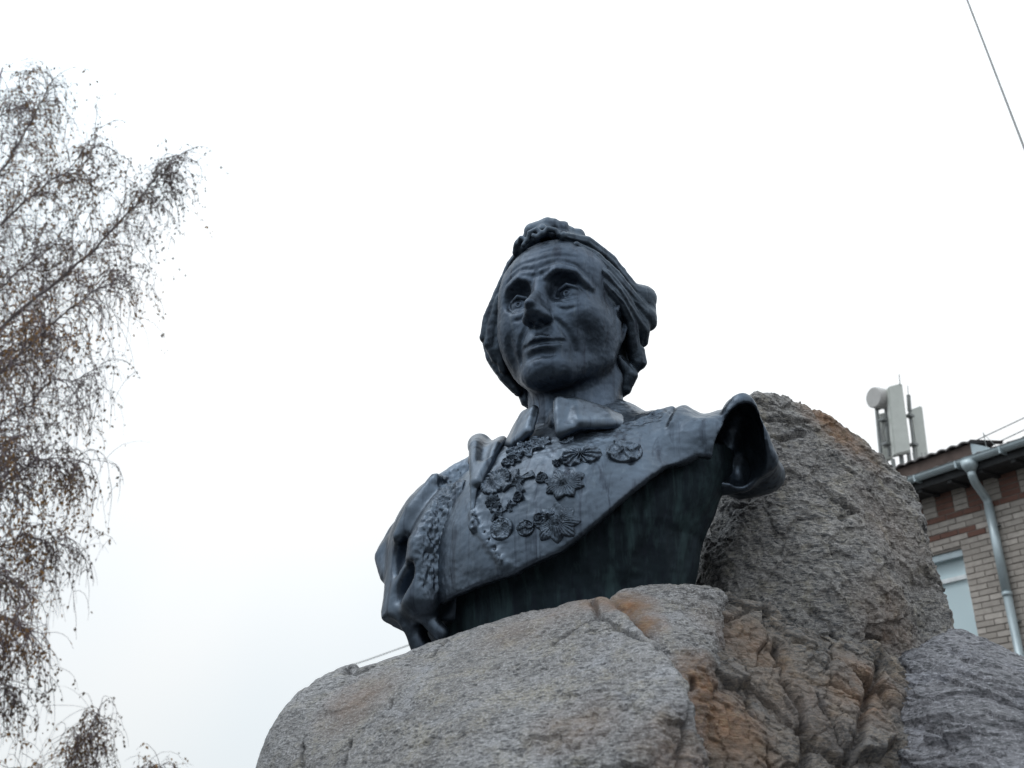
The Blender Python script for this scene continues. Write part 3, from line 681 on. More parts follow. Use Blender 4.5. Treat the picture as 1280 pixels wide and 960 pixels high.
# tuft over the forehead, curls rolled forward
for C, r in [((-2.9, 5.2, 11.0), 1.25), ((-1.6, 5.6, 12.1), 1.5), ((.1, 5.2, 12.6), 1.45), ((1.7, 4.2, 12.2), 1.35), ((2.9, 2.6, 11.8), 1.2), ((-3.7, 5.6, 9.7), .95), ((-.2, 6.6, 11.2), 1.1)]:
    R.ell((C[0], C[1], C[2] - .75), (r * 1.12, r, r * .95), .4)
for pts, r in [([(-3.4, 7.2, 9.2), (-2.7, 7.9, 9.7), (-2.0, 7.8, 9.2), (-2.3, 7.9, 8.5)], .34), ([(-1.7, 7.9, 9.0), (-1.3, 8.2, 9.9), (-.3, 8.2, 10.1), (.3, 8.1, 9.4), (-.2, 8.2, 8.9), (-.7, 8.2, 9.3)], .36),
               ([(.4, 8.0, 9.3), (1.1, 7.9, 10.0), (2.0, 7.4, 9.8), (2.3, 7.2, 9.2)], .34), ([(-4.2, 6.6, 8.6), (-3.7, 7.2, 9.4), (-3.0, 7.3, 10.0)], .4)]:
    R.cap([(p[0], p[1], p[2] - .3) for p in pts], r, .2)
R.stroke([(-2.2, 6.4, 13.2), (-1.0, 7.2, 12.0), (-.9, 7.4, 10.8)], -.5, .4); R.stroke([(.9, 5.8, 13.6), (1.2, 6.6, 12.2), (1.0, 7.0, 11.0)], -.5, .4); R.stroke([(2.4, 3.6, 13.2), (2.9, 4.6, 11.4)], -.4, .4)
V, F = R.mesh(); N = vnormals(V, F)
# combed strands: shallow grooves that follow the locks
rug = .07 * fbm(V * np.array([.6, .6, .9]), 3, 8)
for P, r in lock + lockL:                                          # two fine grooves along every lock
    sg = 1 if P[0][0] > 0 else -1
    for dz, du in ((.55, .35), (-.1, .75), (-.65, .4)):
        q = polydist(V, [(p[0] + sg * du * rr, p[1] + .25 * rr, p[2] + dz * rr) for p, rr in zip(P, r)]); rug -= .26 * np.exp(-(q / .22) ** 2)
V = V + N * rug[:, None]
obj('hair', toworld(V), F, M_HAIR, bust, smooth=True)
print('hair', len(F), time.time() - T0)

# ---- torso: coat
EU = np.array([-30, -22, -16.4, -9.4, -2.7, 3.1, 5.8, 8.4, 11.7, 13.8, 17, 20, 23, 26]); EW = np.array([-38.2, -38, -37.3, -36.4, -35.6, -33.8, -32.0, -29.8, -26.4, -24.0, -22.6, -23.2, -24.6, -24.6])
def edge_w(u): return np.interp(u, EU, EW)
C_ = Field((-30, -17, -46), (28, 14.5, -11.0), .19)
C_.ell((0, -3, -32), (21, 14, 18), 0)
C_.cap([(6, -3, -20.5), (11, -2.6, -20.0), (16.2, -1.8, -20.2)], [6.0, 6.0, 5.4], 2.5)
C_.cap([(14, -2.2, -20.6), (19.5, -2.0, -20.6)], [5.6, 4.4], 1.5)
C_.ell((0, -4.5, -15.0), (9.5, 6.5, 5.5), 2.5)                                   # slope from the neck
C_.cap([(-4, -4, -20), (-17, -3, -25)], [5.5, 5.5], 2.5)
u3 = C_.ax[0][:, None, None]; v3 = C_.ax[1][None, :, None]; w3 = C_.ax[2][None, None, :]
ev = edge_w(C_.ax[0])[:, None, None]
hollow = 6.5 * np.clip((-C_.d - .9) / 4.5, 0, 1) ** .8 * np.clip((u3 + 20) / 14, .3, 1)      # the underside runs up behind the rim
C_.d = -smin(-C_.d, -(ev + hollow - w3).astype(np.float32) * .8, .3)
C_.cap([(13, -3.4, -20.0), (18.5, -4.2, -20.2)], [4.6, 3.4], 1.2)
for t in np.linspace(0, 1, 9):                                                  # flaring cut of the sleeve, leaning forward at its top
    q1 = np.array([22.8, -3.8, -21.6]) * (1 - t) + np.array([18.6, -5.0, -21.4]) * t
    C_.cap([(22.2 - 1.2 * t, .6, -16.9 - .8 * t), q1], [1.25, 1.4], .9); C_.cap([(20.6, -7.0, -17.2), q1 - (0.6, 5, 0)], [1.5, 1.8], .9); C_.cap([(21.4, -.6, -16.6), (20.4, -8, -17)], 1.3, .9)
    C_.cap([q1, q1 - (.6, 6, 0)], [1.4, 1.8], .9)
C_.cap([(22.2, 1.3, -16.3), (20.6, .8, -17.6), (18.8, -.6, -19.4)], [.8, .8, .9], .9)
C_.cap([(22.2, 1.3, -16.3), (23.2, -.4, -18.8), (23.7, -3.2, -22.1)], [.8, .7, .9], .9)
C_.cap([(15, -4.5, -22.4), (19.5, -5, -22.4)], 2.4, .8)
C_.ell((22.2, 1.4, -20.6), (2.55, 6.8, 4.0), .3, '-', (-.3, .12, -.54))          # deep hollow of the cut sleeve
C_.ell((20.8, 1.0, -22.4), (2.6, 7.2, 3.6), .5, '-', (-.3, 0, -.54))
C_.ell((22.6, .6, -23.6), (2.3, 7.0, 3.6), .5, '-', (-.3, .1, -.54))
C_.stroke([(17.2, -7, -15.2), (17.4, -2, -14.6), (17.6, 1.5, -16.4)], -1.2, 1.4)

# coat front: rolled edge, seams, embroidery
C_.stroke([(-8.4, 9.4, -27.4), (-7.7, 9.9, -29.2), (-5.6, 10.4, -31.8), (-3.4, 10.7, -34.4)], .5, .5)
for i, t in enumerate(np.linspace(0, 1, 15)):
    p = np.array([-8.4, 9.5, -27.2]) * (1 - t) + np.array([-3.4, 10.9, -34.5]) * t; C_.ell(p + (0, .25, 0), (.18, .24, .22), .1, '+' if i % 2 else '-')
C_.ell((-7.7, 10.1, -29.3), (.7, .7, .9), .2); C_.ell((-7.7, 10.9, -29.3), (.3, .5, .4), .1, '-')
C_.stroke([(13.6, 3.8, -18.2), (13.9, 2.2, -16.6), (14.0, -.5, -14.8)], -.5, .35); C_.stroke([(14.4, 3.6, -18.2), (14.8, 1.8, -16.3), (14.9, -.5, -14.8)], .45, .5)
C_.stroke([(5, 5.6, -17.2), (8.2, 4.4, -16.9), (11.5, 2.6, -15.9), (13.5, 0, -15.0)], .35, .5)
V, F = C_.mesh(); N = vnormals(V, F)
emb = np.exp(-(polydist(V, [(4, 6.6, -18.0), (8, 5.0, -17.4), (12, 2.6, -16.2)]) / 1.1) ** 2)
lil = np.exp(-(polydist(V, [(-8.3, 8.8, -25.5), (-7.7, 9.6, -28.5), (-3.4, 10.7, -34)]) / 1.0) ** 2)
dd = .07 * fbm(V * .45, 3, 71) + .035 * fbm(V * 1.6, 2, 75) + (emb * .26 + lil * .10) * fbm(V * np.array([1.0, 1.5, 2.2]), 2, 77)
dd += .06 * np.clip(fbm(V * np.array([.25, .9, .9]), 2, 79) - .2, 0, 1)
V = V + N * dd[:, None]
Vcoat, Fcoat = V, F
obj('coat', toworld(V), F, M_BRONZE, bust, smooth=True)
bvh = BVHTree.FromPolygons([tuple(map(float, p)) for p in V], [tuple(map(int, f)) for f in F])
print('coat', len(F), time.time() - T0)

# ---- hollow core below the coat, down to the rock
K = Field((-26, -18, -56), (25, 12, -17), .26)
ku = K.ax[0][:, None, None]; kv = K.ax[1][None, :, None]; kw = K.ax[2]
Ru = np.interp(kw, [-56, -42, -36, -30, -26, -22, -17], [14.5, 15.5, 16.0, 17.4, 19.8, 22.0, 22.5])[None, None, :]
Rv = np.interp(kw, [-56, -42, -37, -33, -29, -25, -17], [9.0, 9.6, 10.2, 11.2, 11.8, 10.0, 7.0])[None, None, :]
kd = np.sqrt(((ku + 3) / Ru) ** 2 + ((kv + 4) / Rv) ** 2 + 1e-9); K.d = ((kd - 1) * 10.5 + 0 * ku).astype(np.float32)
K.d = np.maximum(K.d, np.maximum(kw[None, None, :] + 19.5, -55.5 - kw[None, None, :]) + 0 * ku).astype(np.float32)
K.d = -smin(-K.d, -(kw[None, None, :] - (np.interp(K.ax[0], EU, EW)[:, None, None] + 5.5) + 0 * kv).astype(np.float32), 1.0)
for a, w0 in ((2.5, .5), (6.5, .6), (10.5, .5), (-6, .5)): K.stroke([(a + 6, 2.0, -26), (a + 2, 4.5, -33), (a, 5, -46)], .6 * w0, .9)
V, F = K.mesh(); N = vnormals(V, F); V = V + N * (.22 * fbm(V * np.array([.35, .35, .1]), 3, 81) + .05 * fbm(V * 1.3, 2, 2))[:, None]
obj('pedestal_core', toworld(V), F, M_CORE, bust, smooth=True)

# ---- cloak over the far shoulder
G = Field((-31, -15, -52), (-3, 14, -12), .2)
G.ell((-17.0, -3.2, -29.5), (9.3, 9.6, 12.0), 0)
G.cap([(-12.5, -3, -19.5), (-19, -2.5, -23.5), (-24.5, -1.5, -28.5)], [4.0, 3.8, 2.8], 2)
G.cap([(-13, 4.6, -24), (-15.5, 5.8, -30), (-16.5, 6.0, -36)], [3.0, 3.3, 2.8], 1.5)
G.cap([(-24.6, -1, -25.2), (-26.0, 0, -28.0), (-24.6, 1.6, -31.0)], [1.5, 1.3, 1.0], 1.2)
G.ell((-20.3, 0.8, -37), (4.4, 5.2, 7.5), 1.8)
G.ell((-17.4, 1.6, -41.5), (4.6, 4.2, 6.5), 1.2)
G.cap([(-19.5, 2.6, -37), (-18.2, 1.6, -41), (-15, 1.0, -46)], [2.0, 2.0, 3.0], 1.0)
wedge = np.interp(G.ax[0], [-31, -26, -23, -20, -17, -3], [-31.5, -32.5, -38, -39.8, -38.6, -37.5])[:, None, None]
G.d = -smin(-G.d, -(wedge - G.ax[2][None, None, :]).astype(np.float32) * np.ones(G.n, np.float32) * .8, .4)
G.cap([(-18, 0, -21), (-22.5, .6, -25), (-26.0, 1.2, -28.6), (-25.0, 1.2, -31.2)], [1.2, 1.0, .8, .7], .8)
G.ell((-20.2, 7.2, -30.2), (1.55, 3.6, 2.9), .9, '-', (0, .25, 0))                # deep folds
G.cap([(-22.4, 2.6, -31.2), (-21.9, 3.2, -34.0), (-21.5, 3.4, -36.2), (-19.5, 4.0, -38.6), (-17.8, 3.4, -41.5), (-17.4, 3.0, -45)], [1.2, 1.0, 1.0, 1.3, 1.3, 1.6], .8)
G.ell((-18.6, 7.8, -34.2), (1.5, 3.4, 2.7), .9, '-', (0, .75, 0))
G.cap([(-17.6, 6.6, -30.3), (-19.6, 5.6, -32.4), (-21.2, 4.8, -34.6), (-21.6, 4.2, -36.2)], [.45, .6, .6, .6], .5)
G.cap([(-21.2, 4.2, -36.4), (-18.6, 5.8, -37.2), (-16.2, 6.0, -38.2), (-14.5, 5.2, -40)], [.5, .7, .8, 1.0], .6)
G.ell((-21.5, 5.4, -39.6), (1.6, 4.0, 2.2), .9, '-', (0, -.6, 0))
G.cap([(-12.4, -1.6, -16.8), (-15.2, .2, -18.6), (-17.4, 2.4, -20.8)], [1.6, 1.4, 1.1], 1.0)
G.cap([(-16.6, 3.9, -20.6), (-19.2, 5.0, -24.6), (-20.6, 5.6, -27.6)], [1.0, 1.1, .8], 1.2)
# standing edge of the cloak beside the collar, its fold running down the chest
G.cap([(-12.4, -3, -16.2), (-12.2, .6, -15.4), (-10.8, 3.8, -17.2), (-9.4, 6.8, -20.4), (-8.6, 8.4, -23.6), (-8.4, 9.2, -27.2)], [1.9, 1.6, 1.2, .85, .6, .35], .5)
for t in np.linspace(0, 1, 7):
    G.cap([tuple(np.array(p) * (1 - t) + np.array(q) * t) for p, q in zip([(-12.2, .6, -15.2), (-10.8, 3.8, -17.2), (-9.4, 6.8, -20.4), (-8.6, 8.4, -23.6)], [(-8.4, 1.6, -15.6), (-7.6, 4.6, -17.6), (-7.4, 7.0, -20.4), (-7.9, 8.6, -23.6)])], .55, .4)
G.stroke([(-10.2, 1.6, -14.6), (-9.3, 4.6, -16.6), (-8.3, 7.0, -19.8)], -.7, .8)
G.stroke([(-14, 3.6, -18.4), (-13.6, 6.6, -22.8), (-13.8, 8.4, -28.5), (-13.6, 9.0, -34)], -1.2, 1.5)
G.stroke([(-11.4, 5.0, -19.4), (-11.0, 8.0, -23.4), (-11.6, 9.6, -28.5), (-12.4, 9.8, -32)], .5, .5)

V, F = G.mesh(); N = vnormals(V, F)
fur = np.exp(-(polydist(V, [(-14, 3.6, -18.4), (-13.6, 6.6, -22.8), (-13.8, 8.4, -28.5), (-13.6, 9.0, -34)]) / 2.1) ** 2)
dd = fur * .42 * fbm(V * np.array([2.0, 2.0, 1.1]), 3, 91, .6) + .06 * fbm(V * .5, 3, 93)
V = V + N * dd[:, None]
obj('cloak', toworld(V), F, M_BRONZE, bust, smooth=True)
print('cloak', len(F), time.time() - T0)

# ---- collar
Q = Field((-11, -12, -23), (13, 12, -11), .16)
def sheet(top, bot, r, k=.5, n=17):
    for t in np.linspace(0, 1, n): Q.cap([tuple(np.array(a) * (1 - t) + np.array(b) * t) for a, b in zip(top, bot)], r, k)
sheet([(1.7, 6.4, -14.2), (3.3, 5.4, -14.1), (5.9, 3.2, -14.9), (7.3, -1, -15.2), (6, -6, -13.4), (0, -9.4, -13.0)],
      [(2.1, 7.4, -18.9), (4.3, 7.3, -18.0), (7.2, 5.0, -17.6), (9.0, -.6, -16.8), (7.6, -8, -16.6), (0, -11, -16)], .50)
sheet([(-2.4, 4.9, -13.8), (-4.2, 3.8, -13.7), (-6.0, 1.6, -13.9), (-6.8, -2, -13.8), (-5.6, -6, -13.4), (0, -9.4, -13.0)],
      [(-2.3, 6.9, -17.6), (-4.6, 6.0, -18.4), (-7.4, 2.6, -17.6), (-8.4, -2, -16.8), (-7, -8, -16.6), (0, -11, -16)], .46)
Q.cap([(1.6, 6.5, -14.2), (1.7, 7.0, -16.0), (2.1, 7.6, -18.4)], [.6, .6, .4], .5)
Q.stroke([(3.0, 7.2, -15.2), (3.1, 7.9, -17.0), (4.6, 8.0, -18.4), (8, 5.6, -17.6)], -.28, .5)
V, F = Q.mesh(); V = V + vnormals(V, F) * (.04 * fbm(V * .7, 2, 95))[:, None]
obj('collar', toworld(V), F, M_BRONZE, bust, smooth=True)

# ---- orders and medals lying on the coat
def on_coat(u, w):
    h = bvh.ray_cast(Vector((u, 30, w)), Vector((0, -1, 0))); return h[0], h[1]
wob = np.random.RandomState(8).normal(0, .35, 97)
def medal(name, u, w, rad, kind, spin=0, squash=1.0, label=None, thick=.42, nr=16, na=120):
    p, nrm = on_coat(u, w)
    if p is None: return
    nrm = Vector((nrm.x, nrm.y, nrm.z)).normalized(); nn = Vector((0.12, .93, .35)).normalized().lerp(nrm, .6).normalized()
    ax = Vector((0, 0, 1)).cross(nn).normalized() * -1; ay = nn.cross(ax).normalized()
    if ay.z < 0: ay = -ay
    vs = []; fs = []
    def outline(a):
        tri = 1 - abs(((a * 8 / (2 * math.pi)) % 1) * 2 - 1)
        if kind == 'sun': return .72 + .28 * tri + .03 * math.sin(a * 3 + spin * 9)
        if kind == 'star8': return .58 + .42 * tri
        if kind == 'cross': m4 = abs(((a * 4 / (2 * math.pi)) + .5) % 1 - .5); return 1.0 if m4 < .17 else .34 + .3 * (.5 - m4)
        if kind == 'rosette': return .84 + .16 * math.cos(a * 9) + .05 * math.cos(a * 5)
        if kind == 'bow': return .35 + .65 * abs(math.cos(a)) ** .7
        return 1.0
    def height(r, a):
        if kind == 'sun': return (.38 + .5 * (1 - r) - .30 * math.sin(a + spin) * r) + .13 * math.cos(a * 32) * min(1, r * 1.3) - (.25 if .24 < r < .31 else 0) + (.25 if r < .2 else 0)
        if kind == 'star8': return .45 + .12 * abs(math.cos(a * 4)) + (.5 if r < .3 else 0) + .15 * math.cos(a * 24) * (r > .35)
        if kind == 'cross': return .75 - .35 * r + (.35 if r < .28 else 0)
        if kind == 'rosette': return .5 + .4 * math.cos(r * 14 + 1.5 * math.cos(a * 4)) + .22 * math.cos(a * 7 + r * 7)
        if kind == 'disc': return .45 + (.35 if .78 < r < .97 else 0) + .22 * math.sin(r * 9 + a * 3)
        if kind == 'portrait': return .4 + .5 * math.exp(-((r * math.cos(a) + .1) ** 2 + (r * math.sin(a)) ** 2) * 6) + (.35 + .2 * math.cos(a * 22) if r > .8 else 0)
        if kind == 'crossdisc': return .35 + (.5 if min(abs(math.sin(a)), abs(math.cos(a))) < .30 / max(r, .3) * .5 else 0) + (.3 if r > .86 else 0) + (.3 if r < .22 else 0)
        if kind == 'bow': return .5 + .35 * math.cos(a * 12) + (.3 if r < .25 else 0)
        return .5
    for i in range(nr + 2):
        r = min(1, (i + .001) / nr)
        for j in range(na):
            a = 2 * math.pi * j / na; o = outline(a) * rad; b = a + spin
            q = p + ax * (r * o * math.cos(b)) + ay * (r * o * math.sin(b) * squash)
            hit = bvh.ray_cast(q + nn * 3.0, -nn, 8)
            base = hit[0] if hit[0] is not None else q
            hh = -.35 if i > nr else (thick * .68 + .10) * height(r, a) * (1 if r < .97 else .75)
            hh = max(.18, hh) if i <= nr else hh
            hh += .09 * wob[(i * 3 + j * 5) % 97] * (i <= nr) + .10 * math.sin(3.1 * q.x + 2.3 * q.z + 7 * u) * (i <= nr)
            q2 = base + nn * hh; vs.append((q2.x, q2.y, q2.z))
    for i in range(nr + 1):
        for j in range(na):
            k = (j + 1) % na; fs.append((i * na + j, i * na + k, (i + 1) * na + k, (i + 1) * na + j))
    V = np.array(vs); V[:na] = V[:na].mean(0)
    o = obj(name, toworld(V), np.array(fs), M_BRONZE, bust, smooth=True)
    if label: o['label'] = label
    return o
medal('rosette_order', -2.7, -19.6, 2.7, 'rosette', .3, .88, 'ornate leafy order high on the chest beside the collar', .6)
medal('star_order', -.9, -19.4, 1.7, 'star8', .2, .88, thick=.5)
medal('cross_order', -3.9, -21.2, 1.5, 'rosette', .9, .88, thick=.5)
medal('oval_medallion', -5.6, -24.0, 2.1, 'portrait', 0, .88, 'oval portrait medallion with beaded rim', .5)
medal('cross_order', -2.4, -24.7, 2.2, 'cross', .35, .88, 'small four-armed cross beside the oval medallion', .75)
medal('star_order', -5.0, -27.6, .88, 'star8', .5, .88, thick=.5)
medal('cross_order', -3.0, -27.8, .88, 'cross', .2, .88, thick=.55)
medal('round_medal', -3.9, -30.4, 1.5, 'disc', 0, .88, 'plain round medal low on the chest', .4)
medal('sunburst_order', 3.5, -25.9, 2.5, 'sun', .1, .88, 'fan-rayed sunburst order in the middle of the chest', .75)
medal('small_medal', .7, -24.9, .75, 'disc', 0, .88, thick=.5)
medal('wide_star_order', 2.9, -30.6, 2.7, 'sun', .4, .88, 'large star with a cross at its centre near the lower rim', .75)
medal('cross_order', 2.0, -29.9, .88, 'cross', .8, .88, thick=1.15)
medal('round_medal', -.8, -30.8, 1.05, 'crossdisc', 0, .88, thick=.6)
medal('bow_order', 4.9, -22.3, 2.4, 'bow', .15, .88, 'bow-shaped order of spread ribs under the collar', .7)
medal('cross_star_order', 9.6, -22.1, 2.05, 'crossdisc', .5, .88, 'disc-shaped cross order alone near the shoulder', .7)
medal('star_order', -5.6, -26.6, 1.1, 'star8', .5, .88, thick=.6)
medal('small_medal', -2.0, -26.9, .7, 'disc', 0, .88, thick=.6)
medal('cross_order', -4.4, -28.6, 1.2, 'cross', .6, .88, thick=.6)
medal('small_medal', .9, -30.0, .8, 'disc', 0, .88, thick=.6)
medal('small_medal', 2.6, -22.9, .9, 'bow', .5, .88, thick=.6)
medal('oval_badge', 2.6, -19.4, .95, 'disc', 0, .9, thick=.3)
print('bust done', time.time() - T0)

# ================================================================== BRICK BUILDING
F0 = np.array([6.144, 12.3, 0.0]); FAx = np.array([math.sin(math.radians(32.3)), -math.cos(math.radians(32.3)), 0]); FN = np.array([FAx[1], -FAx[0], 0])
UP = np.array([0, 0, 1.]); AXS = [FAx, FN, UP]
def fp(s, o, z): return F0 + FAx * s + FN * o + UP * z
bld = E('brick_building', fp(0, 0, 0), 'pale brick building with a red brick frieze, gutter and dark soffit behind the boulders', 'building')
S0, S1, ZT = -9.0, 5.6, 6.02
WINS = [(-7.4, -6.1), (-4.63, -3.33), (-1.82, -.52), (1.2, 2.5), (4.0, 5.3)]; WZ = (3.25, 5.15)
mb = MB(); cuts = sorted([S0, S1] + [x for w in WINS for x in w])
for a, b in zip(cuts[:-1], cuts[1:]):
    iswin = any(abs(a - w[0]) < 1e-6 for w in WINS)
    for z0, z1 in ([(0, WZ[0]), (WZ[1], ZT)] if iswin else [(0, ZT)]):
        mb.box(fp((a + b) / 2, -.15, (z0 + z1) / 2), ((b - a) / 2, .15, (z1 - z0) / 2), AXS)
mb.build('wall', M_MORTAR, bld)
MB().box(fp((S0 + S1) / 2, -5.3, ZT / 2), ((S1 - S0) / 2, 4.95, ZT / 2 - .01), AXS).build('rear_volume', M_MORTAR, bld)
BL, BH, JT = .25, .0655, .011
def brick_mesh(l, name, mat):
    x, y, z = l / 2, .045, BH / 2; e = .004
    v = [(-x, -y, -z), (x, -y, -z), (x, -y, z), (-x, -y, z), (-x + e, y, -z + e), (x - e, y, -z + e), (x - e, y, z - e), (-x + e, y, z - e), (-x, y - e, -z), (x, y - e, -z), (x, y - e, z), (-x, y - e, z)]
    f = [(0, 1, 2, 3), (7, 6, 5, 4), (8, 9, 1, 0), (9, 10, 2, 1), (10, 11, 3, 2), (11, 8, 0, 3), (4, 5, 9, 8), (5, 6, 10, 9), (6, 7, 11, 10), (7, 4, 8, 11)]
    me = bpy.data.meshes.new(name); me.from_pydata(v, [], f); me.materials.append(mat); return me
bcache = {}
rest = {'p': ([], [], []), 'r': ([], [], [])}
Rw = Matrix((tuple(FAx), tuple(FN), tuple(UP))).transposed().to_4x4()
rb = random.Random(3); nb = 0
def put_brick(s0, s1, z, red):
    global nb
    for w0, w1 in WINS:
        if z > WZ[0] - .02 and z < WZ[1] + .03:
            if s0 >= w0 - .02 and s1 <= w1 + .02: return
            if s0 < w0 < s1: s1 = w0
            if s0 < w1 < s1: s0 = w1
    l = s1 - s0
    if l < .04: return
    sc, o = (s0 + s1) / 2, rb.uniform(-.006, .005) - .036
    if -1.35 < s0 and s1 < .72 and z > 3.4 and nb < 300 and not (-1.7 < sc < -.6 and z < WZ[1]) and not(s0<-1.0 and z<5.2):
        key = (round(l, 3), red)
        if key not in bcache: bcache[key] = brick_mesh(l, 'brick', M_RED if red else M_BRICK)
        o_ = bpy.data.objects.new('brick', bcache[key]); COL.objects.link(o_); o_.parent = bld
        o_.matrix_local = Matrix.Translation(Vector(fp(sc, o, z) - F0)) @ Rw @ Matrix.Rotation(rb.uniform(-.006, .006), 4, 'Y'); nb += 1
    else:
        vs, fs, tn = rest['r' if red else 'p']; n = len(vs); t = rb.random()
        for i in (-1, 1):
            for j in (-1, 1):
                for k in (-1, 1): vs.append(fp(sc + i * l / 2, o + j * .045, z + k * BH / 2)); tn.append(t)
        fs += [tuple(n + q for q in x) for x in ((0,1,3,2),(4,6,7,5),(0,4,5,1),(2,3,7,6),(0,2,6,4),(1,5,7,3))]
ZR = 5.60                                                     # the red course
c = 0; z = ZR
while z > .05:
    off = .0 if c % 2 else .13
    s = S0 + off - .13; step = BL + JT
    lint = any(abs(z - zz) < .02 for zz in (4.425 - 3 * (BH + JT),))
    while s < S1 - .03:
        a, b = max(s, S0), min(s + BL, S1)
        red = (c == 0)
        for w0, w1 in WINS:
            if c == 3 and w0 - .02 < (a + b) / 2 < w1 + .26: red = True
            if c == 4 and w1 + .1 < (a + b) / 2 < w1 + .30: red = True
        if b - a > .05: put_brick(a, b, z, red)
        s += step
    z -= BH + JT; c += 1
for c in range(1, 5):                                          # red and pale blocks under the eave
    z = ZR + c * (BH + JT); s = S0; i = 0
    while s < S1 - .24:
        l = .25 if i % 2 else .20; put_brick(s, s + l, z, i % 2 == 1); s += l + JT; i += 1
print('bricks', nb)
for k, nm, m_ in (('p', 'brickwork', M_BRICK), ('r', 'red_brickwork', M_RED)):
    vs, fs, tn = rest[k]; obj(nm, np.array(vs), fs, m_, bld, kind='stuff', attrs={'tone': np.array(tn) - .5})
for w0, w1 in WINS:
    z0, z1 = WZ; o = -.13; fr = MB(); t = .035
    mid = (w0 + w1) / 2
    for s in (w0 + t, w1 - t): fr.box(fp(s, o, (z0 + z1) / 2), (t, .03, (z1 - z0) / 2), AXS)
    for zz, hh in ((z0 + t, t), (4.81, .028), (z1 - t, t)): fr.box(fp(mid, o + .002, zz), ((w1 - w0) / 2 - 2 * t - .001, .03, hh), AXS)
    fr.box(fp(mid, o - .002, (z0 + 4.78) / 2 + .02), (.03, .028, (4.78 - z0) / 2 - .05), AXS)
    w = fr.build('window', M_FRAME, bld)
    p = MB(); p.box(fp(mid, o - .02, (z0 + z1) / 2), ((w1 - w0) / 2 - .03, .006, (z1 - z0) / 2 - .03), AXS)
    PW[w.name] = F0; po = p.build('pane', M_GLASS, w)
    hd = MB(); hd.box(fp(mid, -.055, z1 + .045 - .09), ((w1 - w0) / 2 - .002, .03, .042), AXS); h_ = hd.build('sun_blind_box', M_SOFFIT if False else M_GUTTER, w)
# eave
EO, EZ = .42, 6.085
MB().box(fp((S0 + S1) / 2, EO / 2 - .02, 5.945), ((S1 - S0) / 2 + .3, EO / 2 + .02, .012), AXS).build('soffit', M_SOFFIT, bld)
rfm = MB()
for i in range(int((S1 - S0) / .45)):
    rfm.box(fp(S0 + .2 + i * .45, EO / 2 - .02, 5.915), (.03, EO / 2, .0175), AXS)
rfm.build('rafter_ends', M_SOFFIT, bld, kind='stuff')
MB().box(fp((S0 + S1) / 2, EO - .01, 6.02), ((S1 - S0) / 2 + .3, .012, .085), AXS).build('fascia', M_SOFFIT, bld)
g = MB(); ns = 60; prof = [(.068 * math.cos(a), .068 * math.sin(a)) for a in np.linspace(math.pi, 2 * math.pi, 9)]; prof = [(-.075, .004)] + prof + [(.078, .008), (.06, 0)] + [(.060 * math.cos(a), .060 * math.sin(a)) for a in np.linspace(2 * math.pi, math.pi, 9)]
g.prism([fp(S0 - .3, EO + .07 + x, EZ + y) for x, y in prof], FAx * (S1 - S0 + .6)); g.build('gutter', M_GUTTER, bld, smooth=False)
br = MB()
for i in range(24): br.box(fp(S0 + .3 + i * .62, EO + .07, EZ - .04), (.012, .076, .045), AXS)
br.build('gutter_bracket', M_GUTTER, bld, kind='stuff')
# corrugated roof
rv = []; rf = []; n1 = int((S1 - S0 + .6) / .035); 
for i in range(n1 + 1):
    s = S0 - .3 + i * .035; dz = .022 * math.sin(s * 2 * math.pi / .21)
    for (o, z) in ((EO + .06, EZ + .035), (-5.3, 8.3)): rv += [fp(s, o, z + dz), fp(s, o, z + dz - .012)]
for i in range(n1):
    a = i * 4; b = a + 4; rf += [(a, b, b + 2, a + 2), (a + 1, a + 3, b + 3, b + 1), (a, a + 1, b + 1, b)]
obj('roof', np.array(rv), rf, M_ROOF, bld)
# raised canopy with a wavy edge above the gutter
ca = MB(); ca.box(fp(-.52, EO - .25, EZ + .14), (.68, .25, .075), AXS); ca.build('dormer_fascia', M_FASCIA, bld)
rv = []; rf = []; n1 = 64
for i in range(n1 + 1):
    s = -1.45 + i * 1.65 / n1; dz = .022 * abs(math.sin(s * math.pi / .16)) * 1.4
    for o, z in ((EO + .06, EZ + .225), (EO - .7, EZ + .37)): rv += [fp(s, o, z + dz), fp(s, o, z + dz - .02)]
for i in range(n1):
    a = i * 4; b = a + 4; rf += [(a, b, b + 2, a + 2), (a + 1, a + 3, b + 3, b + 1), (a, a + 1, b + 1, b)]
obj('dormer_roof', np.array(rv), rf, M_ROOF, bld)
MB().prism([fp(.165, EO + .02, EZ + .06), fp(.165, EO + .02, EZ + .215), fp(.34, EO + .02, EZ + .12), fp(.42, EO + .02, EZ + .06)], FN * -.3).build('dormer_flashing', M_GUTTER, bld)
# downpipe
dp = MB(); R_ = .052
fo = MB(); fo.tube([fp(.13, EO + .07, EZ - .03), fp(.13, EO + .07, EZ - .10), fp(.13, EO + .065, EZ - .17)], [.105, .10, .056], 14)
pipe = MB(); pipe.tube([fp(.13, EO + .066, EZ - .16), fp(.13, EO + .06, EZ - .22), fp(.11, EO + .0, EZ - .29), fp(.02, .13, 5.70), fp(.02, .08, 5.62), fp(.02, .08, 5.56)], R_, 14); 
pipe.tube([fp(.02, .08, 5.58), fp(.02, .08, 4.43)], R_ + .004, 14); pipe.tube([fp(.02, .08, 4.46), fp(.02, .08, 4.41)], R_ + .010, 14); pipe.tube([fp(.02, .08, 4.43), fp(.02, .08, .25)], R_, 14)
po = pipe.build('downpipe', M_GUTTER, bld, smooth=True); fo.build('funnel', M_GUTTER, po, smooth=True)
cl = MB(); [cl.box(fp(.02, .03, zz), (.07, .05, .012), AXS) for zz in (5.3, 4.1, 2.6)]; cl.build('bracket', M_ANTD, po)
